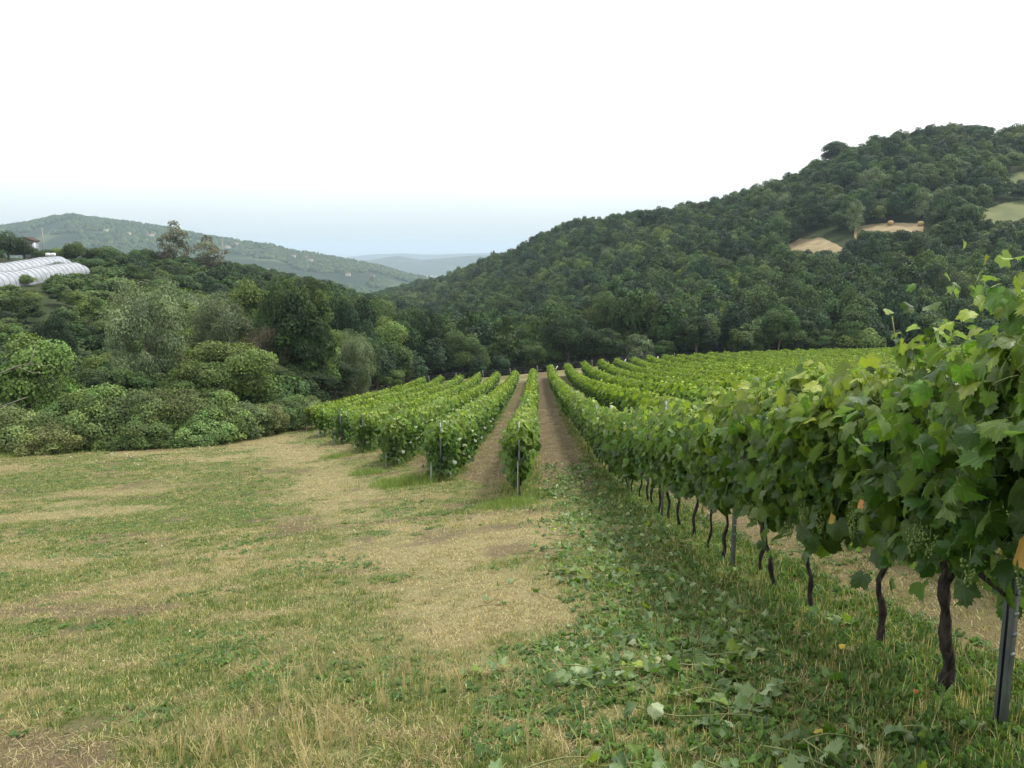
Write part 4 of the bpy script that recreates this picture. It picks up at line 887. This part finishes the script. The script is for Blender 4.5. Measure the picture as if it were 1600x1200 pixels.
for nm, mk, pts, lb in CLR:
    V = []; 
    for px, d0, d1, a_ in pts:
        for t in np.linspace(0, 1, 12): d = (d0 - 8) * (1 - t) + (d1 + 1) * t; V.append((a_ * d, d, h1(a_ * d, d) + .45))
    i_ = np.arange(24 * 12).reshape(24, 12); F_ = np.stack([i_[:-1, :-1], i_[1:, :-1], i_[1:, 1:], i_[:-1, 1:]], -1).reshape(-1, 4)
    o = link(nm, mesh(nm, V, F_, M[mk], None, True)); tag(o, lb, 'field', kind='structure')
for px, lb in ((1392, 'round hay bale at the middle of the narrow tan field'), (1440, 'round hay bale at the right end of the narrow tan field')):
    p = min(CLR[0][2], key=lambda q: abs(q[0] - px)); d = p[2] - 1.5; x = p[3] * d; th = np.linspace(0, 2 * pi, 18, endpoint=False)
    V = np.concatenate([np.stack([.85 * np.cos(th), 0 * th - .7, .85 * np.sin(th)], 1)[::-1], np.stack([.85 * np.cos(th), 0 * th + .7, .85 * np.sin(th)], 1)[::-1]]); F1 = np.array([(j, (j + 1) % 18, 18 + (j + 1) % 18, 18 + j) for j in range(18)])
    o = link('hay_bale', mesh('hay_bale', V, [F1, np.array([list(range(18))[::-1]]), np.array([list(range(18, 36))])], M['bale'])); o.location = (x, d, h1(x, d) + 1.25); tag(o, lb, 'hay bale', 'hay bales on the hill')

cand = []
rf = np.random.default_rng(99)
hp = np.array(handpos)
for d0, d1, sp_ in ((52, 120, 4.2), (120, 180, 5.2), (180, 320, 6.4), (320, 560, 7.4), (560, 950, 10)):
    for y in np.arange(d0, d1, sp_ * .88):
        for x in np.arange(-.80 * y, 1.0 * y, sp_):
            X, Y = x + rf.uniform(-.42, .42) * sp_, y + rf.uniform(-.42, .42) * sp_; px = 800 + 1317 * X / Y
            if px < -330 or px > 2050 or Y < np.interp(px, *TB): continue
            if px < 132 and -3 < Y - np.interp(px, [-70, 128], [134, 174]) < 12: continue          # tunnels stand here
            if in_clearing(X, Y): continue
            if px > 420 and px < 560 and Y > 480: continue
            if 1300 < px and Y > 520: continue
            if Y < 125 and np.any(np.hypot(hp[:, 0] - X, hp[:, 1] - Y) < hp[:, 2] * .75): continue
            cand.append((X, Y, px, sp_))
cand = np.array(cand); zc = H(cand[:, 0], cand[:, 1])
trees = []
for (X, Y, px, sp_), z in zip(cand, zc):
    slopeL = px < 430 and Y < 235
    if slopeL:
        if px < 230: key = rf.choice(['shrub', 'shrub', 'shrub', 'oak', 'acacia']); h = rf.uniform(1.6, 4.2) * (1.25 if key != 'shrub' else .8); w = sp_ * rf.uniform(1.1, 1.7)
        else: key = rf.choice(['shrub', 'acacia', 'acacia', 'willow', 'willow']); h = rf.uniform(4, 7); w = sp_ * rf.uniform(1.2, 1.6)
        if key == 'shrub': h = min(h, 3.5)
        if Y > 180: key = rf.choice(['oak', 'tall', 'chestnut']); h = rf.uniform(4.5, 7.5); w = sp_ * 1.5
    else:
        key = rf.choice(['oak', 'tall', 'acacia', 'chestnut', 'oak', 'tall', 'willow'], p=[.24, .2, .2, .16, .1, .07, .03]); h = rf.choice([rf.uniform(7, 10), rf.uniform(10, 14.5)]); w = sp_ * rf.uniform(1.0, 1.5)
        if Y < np.interp(px, *TB) + 7: h *= rf.uniform(.5, .85)
        if sp_ > 10: h = rf.uniform(10, 13)
    lim = np.interp(px, LIM_X, LIM_Y) + (rf.uniform(-8, 6) if px > 600 else rf.uniform(-1, 8))
    for nm_, mk_, pts_, lb_ in CLR:
        if pts_[0][0] - 4 < px < pts_[-1][0] + 2 and Y < pts_[12][2]: lim = max(lim, {'hay_field': 358, 'hay_slope': 389, 'pasture': 341, 'upper_pasture': 281}[nm_] + rf.uniform(-2, 2))
    if px < 134 and Y < np.interp(px, [-70, 128], [134, 174]): lim = max(lim, np.interp(px, [-70, 128], [470, 421]) + rf.uniform(-4, 6))
    hmax = slope(lim) * Y - z
    if hmax < 1.2: continue
    h = min(h, hmax)
    if h < 3.0 and key != 'shrub' and Y < 200: key = 'shrub'
    w = min(w, h * 1.0 if key != 'shrub' else h * 2.2)
    trees.append((key, X, Y, px, w, h, z))
def area(px, Y):
    if px < 430 and Y < 240: return 'on the scrubby slope behind the bramble hedge'
    if px < 560: return 'in the woods between the left ridge and the valley'
    if px < 860 and Y < 330: return 'in the valley woods beyond the end of the left rows'
    return 'in the dense woods on the right hillside'
trees.sort(key=lambda t: -(t[5] * t[4]) / t[2] ** 2 * (1.0 if -20 < t[3] < 1620 else .001) )
NI = 285; ind, rest = trees[:NI], trees[NI:]
for key, X, Y, px, w, h, z in ind:
    ar = area(px, Y); K = KIND[key]; kd = K['label']
    put_tree(key, X, Y, w, h, kd + ' ' + ar, kd + ' ' + ar, Y < 110 or w * 1330 / Y > 62, cat='shrub' if key == 'shrub' else 'tree')
keys = ['oak', 'tall', 'acacia', 'chestnut', 'willow', 'shrub']; srcs, off = [], {}
for k in keys: off[k] = (len(srcs), len(KIND[k]['lo'])); srcs += [c for c, t in KIND[k]['lo']]
P, R, S, I = [], [], [], []
for key, X, Y, px, w, h, z in rest:
    P.append((X, Y, z - .3)); R.append((0, 0, rf.uniform(0, 6.28))); S.append((w / 2, w / 2, h / TOPH[key])); o0, n0 = off[key]; I.append(o0 + rf.integers(n0))
scatter('woods', P, R, S, I, srcs, 'dense green woods covering the valley and the hill on the right', 'woods')
print('trees', len(ind), len(rest), 'vines rest', len(rest_p))

# ------------------------------------------------------------------ far hills
def far_hill(name, ridge, d0, dr, d1, zfoot, zback, label, amp, nx_=260, nd=90, seed=5):
    px = np.linspace(ridge[0][0], ridge[-1][0], nx_); rp = np.interp(px, [r[0] for r in ridge], [r[1] for r in ridge])
    D = np.concatenate([np.linspace(d0, dr, int(nd * .65), endpoint=False), np.linspace(dr, d1, nd - int(nd * .65))])
    PX, DD = np.meshgrid(px, D); RP = np.meshgrid(rp, D)[0]
    zr = slope(RP) * dr; t = np.where(DD < dr, (DD - d0) / (dr - d0), 1 - (DD - dr) / (d1 - dr)); zb = np.where(DD < dr, zfoot, zback)
    X = px2a(PX) * DD; env = np.sin(np.clip(t, 0, 1) * pi / 2) ** 1.15
    Z = zb + (zr - zb) * env + amp * (fbm(X / 220, DD / 220, seed, 4) - .5) * np.clip(1.6 * t * (1 - t) * 2, 0, 1)
    return X, DD, Z, PX
fm, nt = mat('far_hill'); l = nt.links.new
out = N(nt, 'ShaderNodeOutputMaterial'); p = N(nt, 'ShaderNodeBsdfPrincipled'); p.inputs['Roughness'].default_value = .95; p.inputs['Specular IOR Level'].default_value = .1
ge = N(nt, 'ShaderNodeNewGeometry'); n1 = N(nt, 'ShaderNodeTexNoise'); n1.inputs['Scale'].default_value = .006; n1.inputs['Detail'].default_value = 4
cr = N(nt, 'ShaderNodeValToRGB'); e = cr.color_ramp.elements; e[0].position = .56; e[0].color = (.020, .038, .018, 1); e[1].position = .66; e[1].color = (.07, .095, .04, 1)
vo = N(nt, 'ShaderNodeTexVoronoi'); vo.inputs['Scale'].default_value = .02; mxx = N(nt, 'ShaderNodeMix', data_type='RGBA'); mxx.inputs[0].default_value = .35
l(ge.outputs['Position'], n1.inputs['Vector']); l(n1.outputs[0], cr.inputs[0]); l(cr.outputs[0], p.inputs['Base Color']); l(p.outputs[0], out.inputs[0]); M['farhill'] = fm
def hill_obj(name, args, label, trees_n=0):
    X, D, Z, PXh = far_hill(name, *args[0], **args[1]); ny_, nx_ = X.shape; i_ = np.arange(nx_ * ny_).reshape(ny_, nx_)
    F_ = np.stack([i_[:-1, :-1], i_[:-1, 1:], i_[1:, 1:], i_[1:, :-1]], -1).reshape(-1, 4)
    o = link(name, mesh(name, np.stack([X.ravel(), D.ravel(), Z.ravel()], 1), F_, M['farhill'], None, True)); tag(o, label, 'hill', kind='structure')
    return X, D, Z, PXh
LR = [(-500, 372), (-100, 362), (0, 359), (60, 350), (95, 342), (125, 339), (150, 343), (185, 348), (205, 350), (245, 355), (300, 367), (345, 375), (395, 381), (430, 386), (455, 394), (500, 401), (560, 411), (600, 420), (650, 433), (700, 445), (760, 458)]
HX, HD, HZ, HPX = hill_obj('distant_ridge', (([*LR],), dict(d0=1500, dr=2500, d1=3400, zfoot=-150, zback=-170, label='', amp=34)), 'long blue-green wooded ridge across the valley on the left')
BLH = [(440, 432), (520, 420), (540, 418), (570, 408), (600, 403), (622, 400), (640, 403), (660, 406), (690, 404), (720, 401), (745, 399), (775, 400), (820, 403), (900, 412)]
BX, BD, BZ, BPX = hill_obj('blue_hills', (([*BLH],), dict(d0=5600, dr=6600, d1=8200, zfoot=-200, zback=-210, label='', amp=30, nx_=120, nd=60, seed=9)), 'low hazy blue hills near the plain at the valley mouth')
OUT = [(470, 414), (520, 405), (560, 400), (590, 397), (630, 396), (680, 398), (720, 396), (780, 395), (860, 398), (930, 408)]
hill_obj('outer_hills', (([*OUT],), dict(d0=9400, dr=10600, d1=12500, zfoot=-205, zback=-215, label='', amp=24, nx_=120, nd=50, seed=14)), 'faint flat blue ridge behind the low hazy hills at the valley mouth')
# woods on the distant ridge
def blob(seed):
    rng = np.random.default_rng(seed); nu, nv = 9, 6; V = []
    for j in range(nv):
        for i in range(nu):
            th = i / nu * 2 * pi; ph = j / (nv - 1) * pi * .62; r = 1 + rng.normal(0, .14); V.append((r * sin(ph) * cos(th), r * sin(ph) * sin(th), .25 + r * cos(ph)))
    F_ = [(j * nu + i, (j + 1) * nu + i, (j + 1) * nu + (i + 1) % nu, j * nu + (i + 1) % nu) for j in range(nv - 1) for i in range(nu)]
    return mesh('distant_crown', V, np.array(F_), M['tree'], np.array(V) * 0 + [DK, MD, BL, OL][seed % 4] * rng.uniform(.8, 1.2, (len(V), 1)))
BLB = [blob(k) for k in range(8)]
nt_ = 15000; ii = rf.integers(0, HX.shape[1] - 1, nt_ * 2); jj = (rf.random(nt_ * 2) * (HX.shape[0] * .68)).astype(int); fu, fv = rf.random(nt_ * 2), rf.random(nt_ * 2)
def bil(A): return (A[jj, ii] * (1 - fu) + A[jj, ii + 1] * fu) * (1 - fv) + (A[jj + 1, ii] * (1 - fu) + A[jj + 1, ii + 1] * fu) * fv
bx_, by_, bz_ = bil(HX), bil(HD), bil(HZ); kp = (fbm(bx_ / 150, by_ / 150, 3, 3) < .62) & (bx_ / by_ > -.8); kp = np.where(kp)[0][:nt_]
scatter('distant_woods', np.stack([bx_[kp], by_[kp], bz_[kp] - 2], 1), np.stack([0 * bx_[kp]] * 2 + [rf.uniform(0, 6, len(kp))], 1), np.stack([rf.uniform(5, 10, len(kp))] * 2 + [rf.uniform(5, 10, len(kp))], 1), rf.integers(0, 8, len(kp)), BLB, 'distant woods clothing the blue-green ridge across the valley', 'woods')

# ------------------------------------------------------------------ small buildings and works far off
HM = {}
def house(name, x, y, z, w, d, h, rz, roofm, label, group, wall='wall'):
    t = link(name, None, loc=(x, y, z), rot=(0, 0, rz)); tag(t, label, 'house', group)
    k = ('w', w, d, h, wall)
    if k not in HM:
        HM[k] = MB().add(*box(-w / 2, w / 2, -d / 2, d / 2, -2, h)).mesh('wall', M[wall])
        V = np.array([(-w * .55, -d * .58, h + .002), (w * .55, -d * .58, h + .002), (w * .55, d * .58, h + .002), (-w * .55, d * .58, h + .002), (-w * .55, 0, h + d * .28), (w * .55, 0, h + d * .28)])
        HM[k + ('r', roofm)] = mesh('roof', V, [np.array([(0, 1, 5, 4), (2, 3, 4, 5), (0, 3, 2, 1)]), np.array([(0, 4, 3), (1, 2, 5)])], M[roofm])
        wv = MB()
        for c_ in (-.3, 0, .3): wv.add(*box(c_ * w - .5, c_ * w + .5, -d / 2 - .03, -d / 2 + .05, h * .5, h * .5 + 1.3))
        HM[k + ('win',)] = [MB().add(*box(c_ * w - .5, c_ * w + .5, -d / 2 - .03, -d / 2 + .05, h * .5, h * .5 + 1.3)).mesh('window', M['window']) for c_ in (-.3, 0, .3)]
    link('wall', HM[k], t); link('roof', HM.get(k + ('r', roofm)) or HM[k], t)
    for m_ in HM[k + ('win',)]: link('window', m_, t)
def on_hill(px, py):
    j = np.argmin(np.abs(HPX[0] - px)); s_ = HZ[:, j] / HD[:, j]; k = int(np.argmax(s_ >= slope(py))) or int(HX.shape[0] * .6); return HX[k, j], HD[k, j], HZ[k, j]
for k, (px, py, w, lb) in enumerate(((490, 413, 26, 'long white building low on the distant ridge'), (465, 405, 16, 'small pale house at the end of the distant ridge'), (484, 407, 14, 'pale house right of the ridge-end house'), (375, 387, 24, 'white house group member nearest the pole on the distant ridge'), (362, 393, 22, 'pale long house below the ridge houses'), (245, 373, 28, 'beige building on the distant ridge left of the wispy tree'), (209, 371, 16, 'small white house left of the beige building'), (176, 366, 14, 'small pale house highest on the distant ridge'), (583, 438, 14, 'tiny pale house low on the ridge toward the valley'), (545, 434, 18, 'pale farm building on the lower ridge flank'))):
    x, y, z = on_hill(px, py); house('distant_house', x, y - 6, z + 5, w * .62, 8, 4.5, .15 * ((k % 3) - 1), 'rooft', lb, 'houses on the distant ridge')
    HM.clear()
for k in range(22):
    px = rf.normal(640, 22); d = 5200 + rf.uniform(-250, 350); x = at(px, d); house('town_house', x, d, h1(x, d) + 6, 18 + 10 * (k % 3), 14, 10 + 4 * (k % 2), rf.uniform(-.3, .3), 'rooft', 'pale house in the small town at the mouth of the valley', 'houses of the distant town')
    HM.clear()

# white tunnels on the left slope
def tunnel(x0, y0, z0, x1, y1, z1, w, h, n, label):
    A, B = np.array([x0, y0, z0]), np.array([x1, y1, z1]); d = B - A; s_ = np.array([d[1], -d[0], 0]); s_ /= np.linalg.norm(s_)
    t = link('poly_tunnel', None, loc=A); tag(t, label, 'polytunnel', 'white tunnels on the left slope'); th = np.linspace(0, pi, 13)
    for k in range(n):
        V = []
        for u in (k / n + .0004, (k + .5) / n, (k + 1) / n - .0004):
            sg = .012 * (u == (k + .5) / n); bow = 1.3 * sin(u * pi)
            c_ = d * u; c_[2] = h1(A[0] + c_[0], A[1] + c_[1]) - A[2] + .1; fall = 1 if u < .97 else .82
            V.append(c_ + s_ * (w / 2) + np.array([0, 0, -.7]))
            for a_ in th: V.append(c_ + s_ * (w / 2) * cos(a_) * (1 - sg * .3) + np.array([0, 0, (h * fall) * sin(a_) * (1 - sg)]))
            V.append(c_ - s_ * (w / 2) + np.array([0, 0, -.7]))
        i_ = np.arange(45).reshape(3, 15); F_ = np.stack([i_[:-1, :-1], i_[1:, :-1], i_[1:, 1:], i_[:-1, 1:]], -1).reshape(-1, 4)
        link('cover_panel', mesh('cover_panel', V, F_, M['film'], None, True), t)
        u = k / n; c_ = d * u; c_[2] = h1(A[0] + c_[0], A[1] + c_[1]) - A[2] + .1; link('hoop', MB().add(*tube([c_ + s_ * (w / 2 + .03) * cos(a_) + np.array([0, 0, (h + .03) * sin(a_)]) for a_ in th], .05, 4)).mesh('hoop', M['hoop']), t)
xa, xb = at(-95, 138), at(103, 178)
tunnel(xa, 138, ztop(462, 138), xb, 178, ztop(421, 178), 5.0, 2.5, 24, 'upper white net-covered tunnel curving along the left slope')
xa, xb = at(-70, 134), at(128, 174)
tunnel(xa, 134, ztop(474, 134), xb, 174, ztop(423, 174), 4.6, 2.1, 24, 'lower white net-covered tunnel reaching farther right on the left slope')
# shed with rusty roof
x = at(56, 245); z = ztop(386, 245); t = link('open_shed', None, loc=(x, 245, z)); tag(t, 'small open shed with a dark rusty roof on the left ridge', 'shed')
link('roof', mesh('roof', [(-1.9, -2, 1.9), (1.9, -2, 1.55), (1.9, 2, 1.55), (-1.9, 2, 1.9), (-1.9, -2, 2.15), (-.4, -2, 2.85), (1.9, -2, 1.8), (1.9, 2, 1.8), (-.4, 2, 2.85), (-1.9, 2, 2.15)], [np.array([(0, 3, 2, 1), (4, 5, 8, 9), (5, 6, 7, 8), (0, 4, 9, 3), (1, 2, 7, 6)]), np.array([(0, 1, 6, 5, 4), (3, 9, 8, 7, 2)])], M['roofb']), t)
link('wall', MB().add(*box(-1.7, 1.7, -1.4, 1.4, -5, 1.53)).mesh('wall', M['steel']), t)
def pole(px, d, top, bot, r, lb):
    x = at(px, d); z0, z1 = min(ztop(bot, d), h1(x, d)), ztop(top, d); o = link('utility_pole', MB().add(*tube([(0, 0, 0), (0, 0, z1 - z0)], [r * 1.3, r], 8)).mesh('utility_pole', M['stake'], True), loc=(x, d, z0))
    link('crossarm', MB().add(*box(-.5, .5, -.05, .05, z1 - z0 - .6, z1 - z0 - .5)).mesh('crossarm', M['stake']), o); tag(o, lb, 'utility pole')
pole(76, 200, 356, 390, .13, 'pale utility pole on the left ridge beside the shed'); pole(353, 235, 373, 398, .13, 'thin utility pole right of the wispy ridge trees')
for px, lb in ((82, 'small white wrapped bale above the tunnels'), (90, 'second white wrapped bale above the tunnels, right of the first')):
    x = at(px, 186); th = np.linspace(0, 2 * pi, 12, endpoint=False); V = np.concatenate([np.stack([0 * th - .4, .38 * np.cos(th), .38 * np.sin(th)], 1), np.stack([0 * th + .4, .38 * np.cos(th), .38 * np.sin(th)], 1)]); F1 = np.array([(j, (j + 1) % 12, 12 + (j + 1) % 12, 12 + j) for j in range(12)])
    o = link('wrapped_bale', mesh('wrapped_bale', V, [F1, np.array([list(range(12))[::-1]]), np.array([list(range(12, 24))])], M['white']), loc=(x, 186, ztop(398, 186))); tag(o, lb, 'bale')
# wire fence at the woods edge beyond the rows
t = link('wire_fence', None, loc=(at(560, 122), 122, 0)); tag(t, 'low wire fence with pale wooden posts at the edge of the woods beyond the rows', 'fence')
fp = [(px, float(np.interp(px, TB[0], TB[1])) - 3.5) for px in np.arange(540, 1090, 43)]
fpm = MB().add(*tube([(0, 0, -.3), (0, 0, 1.15)], [.045, .04], 6)).mesh('post', M['stake'], True); tops = []
for px, d in fp:
    x = at(px, d); z = h1(x, d); link('post', fpm, t, loc=(x - t.location.x, d - 122, z), rot=(random.uniform(-.08, .08), random.uniform(-.15, .15), 0)); tops.append((x - t.location.x, d - 122, z))
for hh in (.4, .75, 1.05): link('wire', MB().add(*tube([(a_, b_ - .07, c_ + hh) for a_, b_, c_ in tops], .008, 3)).mesh('wire', M['wire']), t)
for px, py_ in ((867, 0), (975, 0), (1026, 0)):
    d = float(np.interp(px, TB[0], TB[1])) - 6; x = at(px, d); o = link('marker_stake', MB().add(*tube([(0, 0, -.1), (.5, 0, .8)], .07, 6)).mesh('marker_stake', M['white'], True), loc=(x, d, h1(x, d))); tag(o, 'short white leaning stake on the far grass track beyond the rows, number along the woods'.replace(', number along the woods', ''), 'stake', 'white stakes by the far track')

# ------------------------------------------------------------------ air
V, F_ = box(-41500, 41500, -700, 41500, -206, 104)
hz = link('haze', mesh('haze', V, F_)); hm, nt = mat('haze'); out = N(nt, 'ShaderNodeOutputMaterial'); pv = N(nt, 'ShaderNodeVolumePrincipled')
pv.inputs['Color'].default_value = (.69, .86, 1.0, 1); pv.inputs['Density'].default_value = .00013; pv.inputs['Anisotropy'].default_value = .0
nt.links.new(pv.outputs[0], out.inputs['Volume']); hz.data.materials.append(hm); tag(hz, 'thin bluish summer haze over the far hills and plain', 'haze', kind='stuff')
